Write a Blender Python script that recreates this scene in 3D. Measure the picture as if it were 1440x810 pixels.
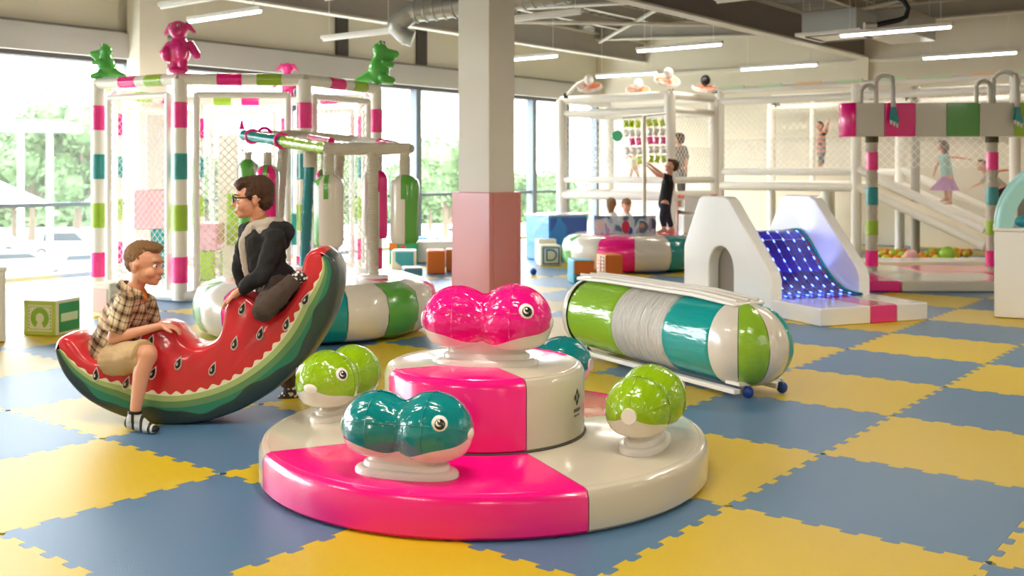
import bpy, bmesh, math, random
from math import sin, cos, pi, radians, sqrt, atan2
from mathutils import Vector, Matrix, Euler, noise
random.seed(7)
S = bpy.context.scene
for o in list(bpy.data.objects): bpy.data.objects.remove(o)
COL = S.collection
# ---------------------------------------------------------------- camera
YAW = -0.9024; FPX = 1471.0; HOR = 239.5; CH = 1.37; CX, CY = -3.8987, -1.9516
RV = Vector((cos(YAW), sin(YAW), 0)); FV = Vector((-sin(YAW), cos(YAW), 0))
cd = bpy.data.cameras.new('camera'); cam = bpy.data.objects.new('camera', cd); COL.objects.link(cam)
cam.location = (CX, CY, CH); cam.rotation_euler = (pi/2, 0, YAW)
cd.sensor_width = 36; cd.lens = 36*FPX/1440; cd.shift_y = -(405-HOR)/1440
cd.clip_end = 900; cd.clip_start = .05
cd.dof.use_dof = True; cd.dof.focus_distance = 4.6; cd.dof.aperture_fstop = 3.4
S.camera = cam
# ---------------------------------------------------------------- world + exposure
w = bpy.data.worlds.new('sky'); S.world = w; w.use_nodes = True
nt = w.node_tree; bg = nt.nodes['Background']
tc = nt.nodes.new('ShaderNodeTexCoord'); sep = nt.nodes.new('ShaderNodeSeparateXYZ')
cr = nt.nodes.new('ShaderNodeValToRGB')
nt.links.new(tc.outputs['Generated'], sep.inputs[0]); nt.links.new(sep.outputs['Z'], cr.inputs[0])
nt.links.new(cr.outputs[0], bg.inputs[0])
cr.color_ramp.elements[0].position = .0; cr.color_ramp.elements[0].color = (.95, .98, 1, 1)
cr.color_ramp.elements[1].position = .6; cr.color_ramp.elements[1].color = (.72, .86, 1, 1)
bg.inputs[1].default_value = 9.0
S.view_settings.view_transform = 'Standard'; S.view_settings.look = 'None'
S.view_settings.exposure = 0.76; S.view_settings.gamma = 1; S.view_settings.use_curve_mapping = False
LAMP_W = 30.0          # watts per ceiling tube
def area_light(name, loc, rot, sx, sy, watts, col):
    l = bpy.data.lights.new(name, 'AREA'); l.shape = 'RECTANGLE'; l.size = sx; l.size_y = sy; l.energy = watts; l.color = col
    o = bpy.data.objects.new(name, l); COL.objects.link(o); o.location = loc; o.rotation_euler = rot
    return o
# ---------------------------------------------------------------- helpers
def cw(X, Y, z=0.0):
    v = RV*X + FV*Y; return Vector((CX+v.x, CY+v.y, z))
def onz(u, v, z=0.0):                      # camera-frame X,Y of the floor point seen at a pixel
    Y = FPX*(CH-z)/(v-HOR); return (u-720)*Y/FPX, Y
def zat(v, Y): return CH-(v-HOR)*Y/FPX
def px(u, v, Y): return Vector(((u-720)*Y/FPX, Y, zat(v, Y)))
def onx(u, x0):                            # world y and depth of a column of pixels on plane x = x0
    r = (u-720)/FPX; Y = (x0-CX)/(r*cos(YAW)-sin(YAW)); return CY+Y*(r*sin(YAW)+cos(YAW)), Y
def ony(u, y0):
    r = (u-720)/FPX; Y = (y0-CY)/(r*sin(YAW)+cos(YAW)); return CX+Y*(r*cos(YAW)-sin(YAW)), Y
def lin(h):
    c = [int(h[i:i+2], 16)/255 for i in (0, 2, 4)]
    return tuple((x/12.92 if x <= .04045 else ((x+.055)/1.055)**2.4) for x in c)
MATS = {}
def mat(name, h, rough=.5, metal=0, coat=0, bump=0, bscale=8, stretch=(1, 1, 1), vary=0, emit=0, spec=.5, trans=0, sss=0):
    if name in MATS: return MATS[name]
    m = bpy.data.materials.new(name); m.use_nodes = True; n = m.node_tree; b = n.nodes['Principled BSDF']
    c = lin(h) if isinstance(h, str) else h
    b.inputs['Base Color'].default_value = (*c, 1); b.inputs['Roughness'].default_value = rough
    b.inputs['Metallic'].default_value = metal; b.inputs['Coat Weight'].default_value = coat
    b.inputs['Coat Roughness'].default_value = .08; b.inputs['Specular IOR Level'].default_value = spec
    if sss: b.inputs['Subsurface Weight'].default_value = sss; b.inputs['Subsurface Radius'].default_value = (.02, .008, .004)
    if emit: b.inputs['Emission Color'].default_value = (*c, 1); b.inputs['Emission Strength'].default_value = emit
    if trans: b.inputs['Transmission Weight'].default_value = trans
    t = n.nodes.new('ShaderNodeTexCoord'); mp = n.nodes.new('ShaderNodeMapping'); mp.inputs['Scale'].default_value = stretch
    n.links.new(t.outputs['Object'], mp.inputs[0])
    nz = n.nodes.new('ShaderNodeTexNoise'); nz.inputs['Scale'].default_value = bscale; nz.inputs['Detail'].default_value = 3
    n.links.new(mp.outputs[0], nz.inputs[0])
    if bump:
        bp = n.nodes.new('ShaderNodeBump'); bp.inputs['Strength'].default_value = bump; bp.inputs['Distance'].default_value = .02
        n.links.new(nz.outputs[0], bp.inputs['Height']); n.links.new(bp.outputs[0], b.inputs['Normal'])
        if coat: n.links.new(bp.outputs[0], b.inputs['Coat Normal'])
    if vary:
        mx = n.nodes.new('ShaderNodeMix'); mx.data_type = 'RGBA'
        mx.inputs[6].default_value = (*c, 1); mx.inputs[7].default_value = (*[x*(1-vary) for x in c], 1)
        n.links.new(nz.outputs[0], mx.inputs[0]); n.links.new(mx.outputs[2], b.inputs['Base Color'])
    MATS[name] = m; return m
def film(name, h, alpha, rough=.15):       # clear sheet / window glass that lets light straight through
    m = bpy.data.materials.new(name); m.use_nodes = True; n = m.node_tree
    n.nodes.remove(n.nodes['Principled BSDF']); out = n.nodes['Material Output']
    tr = n.nodes.new('ShaderNodeBsdfTransparent'); gl = n.nodes.new('ShaderNodeBsdfPrincipled')
    gl.inputs['Base Color'].default_value = (*lin(h), 1); gl.inputs['Roughness'].default_value = rough
    mx = n.nodes.new('ShaderNodeMixShader'); mx.inputs[0].default_value = alpha
    n.links.new(tr.outputs[0], mx.inputs[1]); n.links.new(gl.outputs[0], mx.inputs[2]); n.links.new(mx.outputs[0], out.inputs[0])
    MATS[name] = m; return m
def vinyl(name, h, bump=.12, bscale=9, stretch=(1, 1, 1), rough=.22):
    m = mat(name, h, rough, 0, .55, bump, bscale, stretch)
    for n_ in m.node_tree.nodes:
        if n_.type == 'BUMP' and bump >= .5: n_.inputs['Distance'].default_value = .045
    return m
PINK = vinyl('pink_vinyl', 'F50A88'); PINKW = vinyl('pink_vinyl_wrinkled', 'EE0A86', .7, 7, (1, 2.2, 1.5), .16)
LIME = vinyl('lime_vinyl', '9CC22A'); LIMEW = vinyl('lime_vinyl_wrinkled', '94BE12', .6, 6, (1, 2.2, 1.5), .16)
TEAL = vinyl('teal_vinyl', '00908F'); TEALW = vinyl('teal_vinyl_wrinkled', '00868A', .5, 6, (1, 2.2, 1.5), .16)
CREAM = vinyl('cream_vinyl', 'E2DBCD'); CREAMW = vinyl('cream_vinyl_wrinkled', 'E4DDD0', .6, 14, (4, 1, 1))
GREEN = vinyl('green_vinyl', '5DA841'); WHITE = vinyl('white_vinyl', 'EDE9E2'); SALMON = vinyl('salmon_vinyl', 'E08A86', .03)
RIBW = vinyl('white_vinyl_gathered', 'E6E2DA', 1.0, 6, (14, 1.2, 1.2), .25)
BLACK = mat('black_plastic', '101012', .4); DARK = mat('dark_metal', '4A4440', .5)
STEEL = mat('grey_steel_paint', '97918A', .55); CREAMP = mat('cream_paint', 'E4DDCB', .7)
WPAINT = mat('white_paint', 'EEEBE4', .5); WALLM = mat('wall_paint', 'E0D6C0', .8, bump=.03, bscale=60)
NETM = mat('net_cord', 'F2EFE8', .6); GALV = mat('galvanised', 'C4C4C0', .35, .8)

class MB:
    def __init__(s): s.v = []; s.f = []; s.m = []
    def add(s, vs, fs, m=0, M=None):
        k = len(s.v)
        s.v += [tuple(M @ Vector(p)) if M else tuple(p) for p in vs]
        s.f += [[i+k for i in f] for f in fs]; s.m += (m if isinstance(m, list) else [m]*len(fs)); return s
    def box(s, c, d, m=0, M=None):
        x, y, z = c; a, b, e = d[0]/2, d[1]/2, d[2]/2
        vs = [(x+i*a, y+j*b, z+k*e) for i in (-1, 1) for j in (-1, 1) for k in (-1, 1)]
        return s.add(vs, [(0, 1, 3, 2), (4, 6, 7, 5), (0, 4, 5, 1), (2, 3, 7, 6), (0, 2, 6, 4), (1, 5, 7, 3)], m, M)
    def tube(s, path, r, n=12, m=0, closed=False):
        P = [Vector(p) for p in path]; R = r if isinstance(r, (list, tuple)) else [r]*len(P)
        t = (P[1]-P[0]).normalized(); a = t.orthogonal().normalized(); vs = []; N = len(P)
        for i in range(N):
            if closed: t = (P[(i+1) % N]-P[i-1]).normalized()
            elif i == 0: t = (P[1]-P[0]).normalized()
            elif i == N-1: t = (P[-1]-P[-2]).normalized()
            else: t = ((P[i+1]-P[i]).normalized()+(P[i]-P[i-1]).normalized()).normalized()
            a = (a-t*a.dot(t)).normalized(); b = t.cross(a)
            vs += [P[i]+(a*cos(2*pi*k/n)+b*sin(2*pi*k/n))*R[i] for k in range(n)]
        fs = []
        for i in range(N if closed else N-1):
            j = (i+1) % N
            for k in range(n): fs.append((i*n+k, i*n+(k+1) % n, j*n+(k+1) % n, j*n+k))
        if not closed: fs += [tuple(range(n))[::-1], tuple((N-1)*n+k for k in range(n))]
        return s.add(vs, fs, m)
    def lathe(s, prof, n=32, m=0, a0=0, a1=2*pi, mf=None, M=None, caps=True):
        full = abs(a1-a0-2*pi) < 1e-6; nn = n if full else n+1; vs = []; K = len(prof)
        for k in range(nn):
            a = a0+(a1-a0)*k/n; vs += [(r*cos(a), r*sin(a), z) for r, z in prof]
        fs = []; ms = []
        for k in range(n):
            j = (k+1) % nn
            for i in range(K-1):
                f = [k*K+i, j*K+i, j*K+i+1, k*K+i+1]
                fs.append(f); ms.append(mf(k, i) if mf else m)
        if not full and caps: fs += [tuple(range(K))[::-1], tuple((nn-1)*K+i for i in range(K))]; ms += [m, m]
        return s.add(vs, fs, ms, M)
    def prism(s, poly, y0, y1, m=0, M=None, ms=None):       # poly in (x, z), extruded along y
        n = len(poly); vs = [(x, y0, z) for x, z in poly]+[(x, y1, z) for x, z in poly]
        fs = [tuple(range(n)), tuple(range(2*n-1, n-1, -1))]+[(i, i+n, (i+1) % n+n, (i+1) % n) for i in range(n)]
        return s.add(vs, fs, [ms if ms is not None else m]*2+[m]*n, M)
    def ball(s, c, r, n=16, k=10, m=0, M=None):
        r = r if isinstance(r, (tuple, list)) else (r, r, r); T = Matrix.Translation(c) @ (M or Matrix())
        vs = [(0, 0, -r[2])]
        for i in range(1, k):
            p = -pi/2+pi*i/k
            vs += [(r[0]*cos(p)*cos(2*pi*j/n), r[1]*cos(p)*sin(2*pi*j/n), r[2]*sin(p)) for j in range(n)]
        vs.append((0, 0, r[2])); L = len(vs)-1
        fs = [(0, 1+(j+1) % n, 1+j) for j in range(n)]
        for i in range(k-2):
            for j in range(n): fs.append((1+i*n+j, 1+i*n+(j+1) % n, 1+(i+1)*n+(j+1) % n, 1+(i+1)*n+j))
        fs += [(L, L-n+j, L-n+(j+1) % n) for j in range(n)]
        return s.add(vs, fs, m, T)
    def mesh(s, name, mats, smooth=40):
        me = bpy.data.meshes.new(name); me.from_pydata(s.v, [], s.f)
        for m in (mats if isinstance(mats, (list, tuple)) else [mats]): me.materials.append(m)
        me.polygons.foreach_set('material_index', s.m)
        bm = bmesh.new(); bm.from_mesh(me); bmesh.ops.remove_doubles(bm, verts=bm.verts, dist=1e-5)
        bmesh.ops.recalc_face_normals(bm, faces=bm.faces); bm.to_mesh(me); bm.free()
        if smooth: me.shade_smooth(); me.set_sharp_from_angle(angle=radians(smooth))
        me.update(); return me
    def build(s, name, mats, parent=None, bevel=0, smooth=40, seg=2):
        return link(name, s.mesh(name, mats, smooth), parent, bevel, seg)
def link(name, me, parent=None, bevel=0, seg=2):
    o = bpy.data.objects.new(name, me); COL.objects.link(o)
    if parent: o.parent = parent
    if bevel:
        b = o.modifiers.new('bevel', 'BEVEL'); b.width = bevel; b.segments = seg; b.limit_method = 'ANGLE'
        me.shade_smooth(); me.set_sharp_from_angle(angle=pi); wn = o.modifiers.new('wn', 'WEIGHTED_NORMAL')
    return o
def tag(o, label, cat, group=None, kind=None):
    if label: o['label'] = label
    if cat: o['category'] = cat
    if group: o['group'] = group
    if kind: o['kind'] = kind
    return o
def thing(name, label, cat, X, Y, z=0, rot=0, group=None, world=False):
    o = bpy.data.objects.new(name, None); COL.objects.link(o); o.empty_display_size = .1
    o.location = (X, Y, z) if world else cw(X, Y, z); o.rotation_euler = (0, 0, rot if world else YAW+rot)
    return tag(o, label, cat, group)
def struct(o): o['kind'] = 'structure'; return o
def textmesh(txt, size, ext):
    c = bpy.data.curves.new('t', 'FONT'); c.body = txt; c.size = size; c.extrude = ext; c.align_x = 'CENTER'; c.align_y = 'CENTER'; c.offset = size*.02
    o = bpy.data.objects.new('t', c); COL.objects.link(o)
    me = bpy.data.meshes.new_from_object(o.evaluated_get(bpy.context.evaluated_depsgraph_get()))
    bpy.data.objects.remove(o); return me
def copy_tree(o, parent=None):
    c = o.copy(); COL.objects.link(c)
    if parent: c.parent = parent
    for ch in list(o.children): copy_tree(ch, c)
    return c
def arc(c, r, a0, a1, n, ax='xz'):
    out = []
    for i in range(n+1):
        a = a0+(a1-a0)*i/n
        out.append((c[0]+r*cos(a), c[1], c[2]+r*sin(a)) if ax == 'xz' else (c[0]+r*cos(a), c[1]+r*sin(a), c[2]))
    return out

# ================================================================ SETTING
# room: x from XB to XW, y from YR to YL (room axes); left wall is glazed
XB, XW, YR, YL, ZC = -9.0, 15.4, -11.0, 10.9, 4.35
floor = struct(MB().box(((XB+XW)/2, (YR+YL)/2, -.12), (XW-XB+.4, YL-YR+.4, .2), 0).build('floor', mat('floor_slab', '8A8A85', .8), smooth=0))
YT = mat('yellow_foam', 'D8B808', .42, coat=.28, bump=.25, bscale=260, vary=.06); BT = mat('blue_foam', '507A9E', .40, coat=.28, bump=.25, bscale=260, vary=.08)
for m_ in (YT, BT): m_.node_tree.nodes['Principled BSDF'].inputs['Coat Roughness'].default_value = .34
def tile_mesh(name, m):
    n = 13; d = .016; pts = []
    def edge(p, t, nrm, flip):
        q = []
        for i in range(n):
            a = i/n
            if i < 0 or i >= n: continue
            sgn = d if (i % 2 == 0) ^ flip else -d
            if i in (0, n-1): sgn = sgn if i else sgn
            e0, e1 = (a-.12/n*(1 if sgn > 0 else -1), a+(1+.12*(1 if sgn > 0 else -1))/n)
            e0 = max(.02, e0+.02 if i == 0 else e0); e1 = min(.98, e1-.02 if i == n-1 else e1)
            q += [(a+.0 if i else .02, sgn*0), (e0 if i else .02, sgn), (e1 if i < n-1 else .98, sgn)]
        q.append((.98, 0))
        return [(p[0]+t[0]*a+nrm[0]*b, p[1]+t[1]*a+nrm[1]*b) for a, b in q]
    # opposite sides complement each other so that neighbours interlock
    pts += edge((0, 0), (1, 0), (0, 1), False)
    pts += edge((1, 0), (0, 1), (1, 0), True)
    pts += [(x, y) for x, y in reversed(edge((0, 1), (1, 0), (0, 1), False))]
    pts += [(x, y) for x, y in reversed(edge((0, 0), (0, 1), (1, 0), True))]
    g = .0015; P = [((x-.5)*(1-g)+.5, (y-.5)*(1-g)+.5) for x, y in pts]
    k = len(P); vs = [(x, y, -.02) for x, y in P]+[(x, y, 0) for x, y in P]
    me = bpy.data.meshes.new(name)
    me.from_pydata(vs, [], [tuple(range(k, 2*k))]+[(i, (i+1) % k, (i+1) % k+k, i+k) for i in range(k)])
    me.materials.append(m); me.update()
    return me
tm = [tile_mesh('mat_tile', YT), tile_mesh('mat_tile_blue', BT)]
cnt = 0; placed = set()
for i in range(-9, 16):
    for j in range(-11, 11):
        c = Vector((i+.5-CX, j+.5-CY, 0)); X, Y = c.dot(RV), c.dot(FV)
        if Y > 1.2 and abs(X) < Y*.4895+1.6:
            if i+1 > XW or j+1 > YL: continue
            o = link('mat_tile', tm[(i+j) % 2], floor); o.location = (i, j, 0); placed.add((i, j)); cnt += 1
# mats too far to the side: one joined piece
bmats = MB()
for i in range(-9, 16):
    for j in range(-11, 11):
        if (i, j) in placed: continue
        x1 = min(i+1, XW); y1 = min(j+1, YL)
        bmats.box(((i+x1)/2, (j+y1)/2, -.01), (x1-i-.003, y1-j-.003, .02), (i+j) % 2)
o = bmats.build('mat_surround', [YT, BT], floor, smooth=0); o['kind'] = 'stuff'
# walls
def wbox(name, a, b, m, kind='structure', parent=None, bevel=0):
    c = [(a[i]+b[i])/2 for i in range(3)]; d = [abs(b[i]-a[i]) for i in range(3)]
    o = MB().box(c, d).build(name, m, parent, bevel, smooth=0)
    if kind: o['kind'] = kind
    return o
wbox('wall_far', (XW, YR, 0), (XW+.2, YL+.2, ZC), WALLM)
wbox('trim_1', (XW-.06, YR, 3.36), (XW-.001, YL-.4, 3.42), CREAMP)
wbox('trim_2', (XW-.10, 4.84, 0), (XW-.001, 5.08, 3.45), WALLM)
wbox('wall_right', (XB, YR-.2, 0), (XW+.2, YR, ZC), WALLM)
wbox('wall_back', (XB-.2, YR, 0), (XB, YL, ZC), WALLM)
ceil = struct(MB().box(((XB+XW)/2, (YR+YL)/2, ZC+.1), (XW-XB+.4, YL-YR+.4, .2), 0).build('ceiling', mat('roof_deck', '8E877E', .8), smooth=0))
rib = MB()
for k in range(int((XW-XB)/.3)): rib.box((XB+.15+k*.3, (YR+YL)/2, ZC-.02), (.07, YL-YR, .04))
rib.build('deck_rib', mat('roof_deck', '9A948B'), ceil, smooth=0)['kind'] = 'stuff'
# glazed left wall: bulkhead bands over full height windows
WT = 2.84
wbox('wall_left', (XB, YL, WT+.3), (XW+.2, YL+.25, ZC), mat('cream_band', 'E8E1CB', .7))
lb = wbox('trim_3', (XB, YL-.16, WT+.02), (XW, YL+.2, WT+.36), mat('grey_band', 'BDB9B3', .6))
wbox('trim_4', (XB, YL-.10, WT+.36), (XW, YL+.2, WT+.40), STEEL)
wbox('trim_5', (XB, YL-.06, WT-.04), (XW, YL+.2, WT+.02), DARK)
wbox('trim_6', (XB, YL-.05, 0.0), (XW, YL+.2, .05), mat('sill', 'C9C9C6', .4))
GLASS = film('window_glass', 'FFFFFF', .07, .03); FR = mat('window_frame', '6C757C', .5)
mull = sorted([ony(u, YL)[0] for u in (186, 587, 750)]+[ony(-260, YL)[0]])
d = mull[3]-mull[2]
xs = [XB, -6.2, -3.4, -.6]+[mull[1]]
gapx = mull[2]-mull[1]; k = max(1, round(gapx/2.6))
xs += [mull[1]+gapx*i/k for i in range(1, k)]+[mull[2], mull[3], (mull[3]+XW)/2, XW]
for n_, (a, b) in enumerate(zip(xs[:-1], xs[1:])):
    wn = struct(wbox('window_%d' % (n_+1), (a+.03, YL+.06, .05), (b-.03, YL+.075, WT-.04), GLASS))
    fm = MB().box((b, YL+.04, WT/2), (.13, .16, WT-.02)).box(((a+b)/2, YL+.03, .93), (b-a-.08, .08, .05)); fm.build('window_frame', FR, wn, smooth=0)
# structural columns in the glazing (cream) seen beside the mesh cage
for u, wd in ((212, .42), (1034, .3)):
    x = ony(u, YL-.35)[0]
    if x < XW-.3: wbox('trim_7', (x-wd/2, YL-.42, 0), (x+wd/2, YL-.12, ZC), CREAMP)
for k, u in enumerate((205, 480, 592, 700)):
    x = ony(u, YL-.02)[0]; wbox('trim_%d' % (8+k), (x-.12, YL-.06, WT+.40), (x+.12, YL, ZC), DARK)
# ---- roof steelwork
def ibeam(name, a, b, h, w_, m, tf=.03):
    a, b = Vector(a), Vector(b); L = (b-a).length; d = (b-a).normalized(); q = d.to_track_quat('X', 'Z').to_matrix().to_4x4()
    M = Matrix.Translation(a) @ q; mb = MB()
    mb.box((L/2, 0, tf/2), (L, w_, tf), 1, M).box((L/2, 0, h/2), (L, .02, h-2*tf), 0, M).box((L/2, 0, h-tf/2), (L, w_, tf), 1, M)
    o = mb.build(name, m, ceil, smooth=0); return o
BM = [mat('beam_web', '7A706A', .6), mat('beam_flange', 'C9C2B4', .6)]; LBM = [mat('beam_light', 'A59E94', .6), BM[1]]
ibeam('roof_beam', (XB, 4.96, 3.45), (XW, 4.96, 3.45), .5, .22, BM)
ibeam('roof_beam', (XB, 9.7, 3.66), (XW, 9.7, 3.66), .45, .18, LBM)
ibeam('roof_beam', (XB, -2.0, 3.6), (XW, -2.0, 3.6), .5, .22, BM)
for x in (13.6, 9.0, 4.6, 0.2): ibeam('roof_beam', (x, 10.7, 4.02-(.0 if x > 4 else 0)), (x, 5.1, 3.72), .3, .16, LBM)
for x in (13.6, 9.0, 4.6, 0.2): ibeam('roof_beam', (x, 4.8, 3.8), (x, -1.9, 3.8), .3, .16, LBM)
for k in range(9): ibeam('roof_purlin', (XB, 10.1-k*1.0 - (.6 if k > 4 else 0), 4.12), (XW, 10.1-k*1.0-(.6 if k > 4 else 0), 4.12), .2, .08, LBM, .012)
for k in range(6): ibeam('roof_purlin', (XB, -.2-k*1.7, 4.12), (XW, -.2-k*1.7, 4.12), .2, .08, LBM, .012)
def rod(a, b, r=.02, m=None, name='roof_brace', n=8): return MB().tube([a, b], r, n).build(name, m or BM[1], ceil)
rod((4.9, 9.5, 3.8), (9.0, 5.2, 3.8), .045); rod((9.2, 9.5, 3.85), (13.4, 5.2, 3.85), .035); rod((13.4, 9.5, 3.9), (9.2, 5.2, 3.9), .03)
rod((0.4, 9.5, 3.8), (4.6, 5.2, 3.8), .035); rod((4.4, 9.5, 3.85), (.4, 5.2, 3.85), .03)
rod((13.4, 4.7, 4.0), (9.2, -1.8, 4.0), .03)
# outside: car park, trees, cars, canopy
struct(MB().box((10, 150, -4.1), (700, 270, .2)).build('ground', mat('car_park_asphalt', '84857F', .9, vary=.1, bscale=.3), smooth=0))
def smooth_path(P, n, closed=False):
    Q = [Vector(p) for p in P]; out = []
    for i in range(len(Q)-1):
        p0 = Q[max(i-1, 0)]; p1 = Q[i]; p2 = Q[i+1]; p3 = Q[min(i+2, len(Q)-1)]
        for k in range(n):
            t = k/n; out.append(.5*((2*p1)+(p2-p0)*t+(2*p0-5*p1+4*p2-p3)*t*t+(3*p1-p0-3*p2+p3)*t**3))
    out.append(Q[-1]); return out
# ---- outside things
LEAF = mat('tree_leaves', '6E8C54', .7, vary=.5, bscale=2); BARK = mat('tree_bark', '6B5B48', .9)
def tree_meshes(seed):
    r = random.Random(seed); mb = MB(); bl = [(Vector((r.uniform(-2.2, 2.2), r.uniform(-2, 2), r.uniform(3.4, 7.6))), r.uniform(1.1, 1.9)) for _ in range(14)]
    for i in range(5200):
        c, q = r.choice(bl); d = Vector((r.gauss(0, 1), r.gauss(0, 1), r.gauss(0, 1))).normalized()*q*r.uniform(.75, 1.05); p = c+d
        a = Vector((r.gauss(0, 1), r.gauss(0, 1), r.gauss(0, 1))).normalized(); b = a.orthogonal().normalized(); s = r.uniform(.12, .24)
        mb.add([p-a*s, p+b*s*.6, p+a*s, p-b*s*.6], [(0, 1, 2, 3)])
    for c, q in bl: mb.ball(c, q*.78, 10, 6)
    tr = MB().tube([(0, 0, 0), (.1, 0, 2), (0, .1, 4.5)], [.28, .2, .1], 8)
    for c, q in bl[:5]: tr.tube([(.05, 0, 2.4), c*.7+Vector((0, 0, .6)), c], [.12, .08, .04], 6)
    return mb.mesh('foliage', LEAF, 0), tr.mesh('trunk', BARK)
TM = [tree_meshes(k) for k in range(3)]
tl = [(44, 80, 1.1, 'tree behind the parked cars, beyond the leftmost window pane'), (108, 73, 1.22, 'tall broad tree right of the canopy, beside the mesh cage'),
      (20, 84, .8, 'small distant tree under the flat canopy at the left edge'), (290, 75, .75, 'low tree seen through the mesh cage openings'),
      (470, 70, .85, 'tree beyond the window behind the hanging bags'), (625, 60, .92, 'tree outside just left of the pink padded column'),
      (605, 85, .7, 'pale distant tree left of the padded column'), (742, 70, .62, 'distant tree right of the padded column'), (775, 78, .66, 'farthest low tree by the end window'), (560, 95, .7, 'hazy tree behind the right hanging bag'), (380, 90, .7, 'hazy low tree behind the cage centre')]
for k, (u, Y, s, lb_) in enumerate(tl):
    t = thing('tree', 'green '+lb_, 'tree', (u-720)*Y/FPX, Y, -4.0, k*1.3, 'trees around the car park'); t.scale = (s, s, s)
    link('foliage', TM[k % 3][0], t)['kind'] = 'stuff'; link('trunk', TM[k % 3][1], t)
hedge = MB()
r_ = random.Random(3)
for i in range(16000):
    p = Vector((r_.uniform(-75, 75), r_.uniform(-1.5, 1.5), abs(r_.gauss(0, 1.3)))); a = Vector((r_.gauss(0, 1), r_.gauss(0, 1), r_.gauss(0, 1))).normalized(); b = a.orthogonal(); s = .45
    hedge.add([p-a*s, p+b*s*.6, p+a*s, p-b*s*.6], [(0, 1, 2, 3)])
o = hedge.build('hedge', LEAF, smooth=0); o.location = cw(-5, 108, -4); o.rotation_euler = (0, 0, YAW+.2); tag(o, 'long hazy hedge line beyond the car park', 'hedge', kind='stuff')
CWH = mat('car_white', 'F2F2F2', .25, coat=1); CDG = mat('car_silver', 'B4BABF', .25, coat=1); TINT = mat('car_glass', '2A3338', .1); TYRE = mat('tyre', '1A1A1A', .8)
def car(u, vb, col, label, rot, suv):
    X, Y = onz(u, vb, -4.0); t = thing('parked_car', label, 'car', X, Y, -4.0, rot, 'parked cars outside the left window')
    h = 1.72 if suv else 1.45
    prof = [(-2.2, .35), (-2.25, .7), (-2.1, .95), (-1.7, 1.0 if suv else 1.02), (-1.45 if suv else -1.1, h-.06), (-1.0, h), (.5, h), (.75, h-.06), (1.25, 1.02), (2.0, .88), (2.22, .65), (2.2, .35)]
    MB().prism(prof, -.85, .85).build('body', col, t, .08, seg=3)
    g = MB()
    for s in (-1, 1): g.prism([(-1.35 if suv else -1.0, 1.05), (-1.25 if suv else -.85, h-.14), (.55, h-.14), (1.05, 1.05)], s*.86-.01, s*.86+.01)
    g.build('side_window', TINT, t)
    for x in (-1.4, 1.35):
        for s in (-1, 1):
            wl = MB().tube([(x, s*.72, .33), (x, s*.9, .33)], .33, 20).build('wheel', TYRE, t); MB().tube([(x, s*.88, .33), (x, s*.91, .33)], .19, 12).build('hub', CDG, wl)
    m = MB()
    for s in (-1, 1): m.box((2.2, s*.6, .72), (.06, .35, .14)).box((-2.24, s*.6, .8), (.06, .25, .16))
    m.build('lamp_cluster', mat('lamp_lens', 'E8D8D0', .2), t)
car(98, 362, CWH, 'white estate car parked side-on in the far row', .15, True)
car(120, 394, CWH, 'white car parked nearest the window, beside the cage post', .5, False)
car(22, 392, CDG, 'silver car parked at the left edge of the near row', .5, False)
car(-12, 360, CWH, 'white hatchback in the far row at the left edge', .1, False)
car(640, 345, CWH, 'white car glimpsed outside left of the padded column', .2, False)
car(300, 372, CDG, 'silver car seen low through the mesh cage', .3, False)
t = thing('canopy_building', 'pale flat-roofed canopy building on slim posts at the left edge outside', 'building', -30.5, 60, -4, .2)
MB().box((0, 0, 7.9), (10, 6, .5)).build('roof', mat('canopy_grey', 'A9B0B3', .6), t, .1)
MB().box((-6.5, 2, 5), (8, 5, 10)).build('wall', WPAINT, t)
for x in (-3, -1.4, .2, 1.8, 3.4): MB().tube([(x, 1.5, 0), (x, 1.5, 7.7)], .18, 10).build('post', WPAINT, t)
t = thing('parasol', 'white parasol roof outside near the left edge of the window', 'parasol', -23.0, 46, -4)
MB().lathe([(0, 5.1), (2.6, 3.9), (2.6, 3.8), (0, 4.9)], 8).build('canopy', WPAINT, t, smooth=0); MB().tube([(0, 0, 0), (0, 0, 5)], .05, 8).build('pole', WPAINT, t)

# ---- padded column
cwX, cwY = (689-720)*10.8/FPX, 10.8
def column():
    # near corner at that point; square turned to the room, faces along the room axes
    p = cw(cwX, cwY); a = .53
    c = p+Vector((a/2, a/2, 0))
    c = p + Vector((a/2, a/2, 0))
    mb = MB().box((c.x, c.y, ZC/2), (a-.1, a-.1, ZC)); struct(mb.build('trim_20', mat('column_paint', 'F5F0E4', .6), bevel=.01))
    t = thing('column_padding', 'salmon pink vinyl padding wrapped round the foot of the square column', 'padding', c.x, c.y, 0, world=True)
    for dx, dy, w_, d_ in ((-a/2+.03, 0, .06, a), (a/2-.03, 0, .06, a), (0, -a/2+.03, a-.12, .06), (0, a/2-.03, a-.12, .06)):
        MB().box((dx, dy, .57), (w_, d_, 1.14)).build('pad', SALMON, t, .012)
column()

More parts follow.
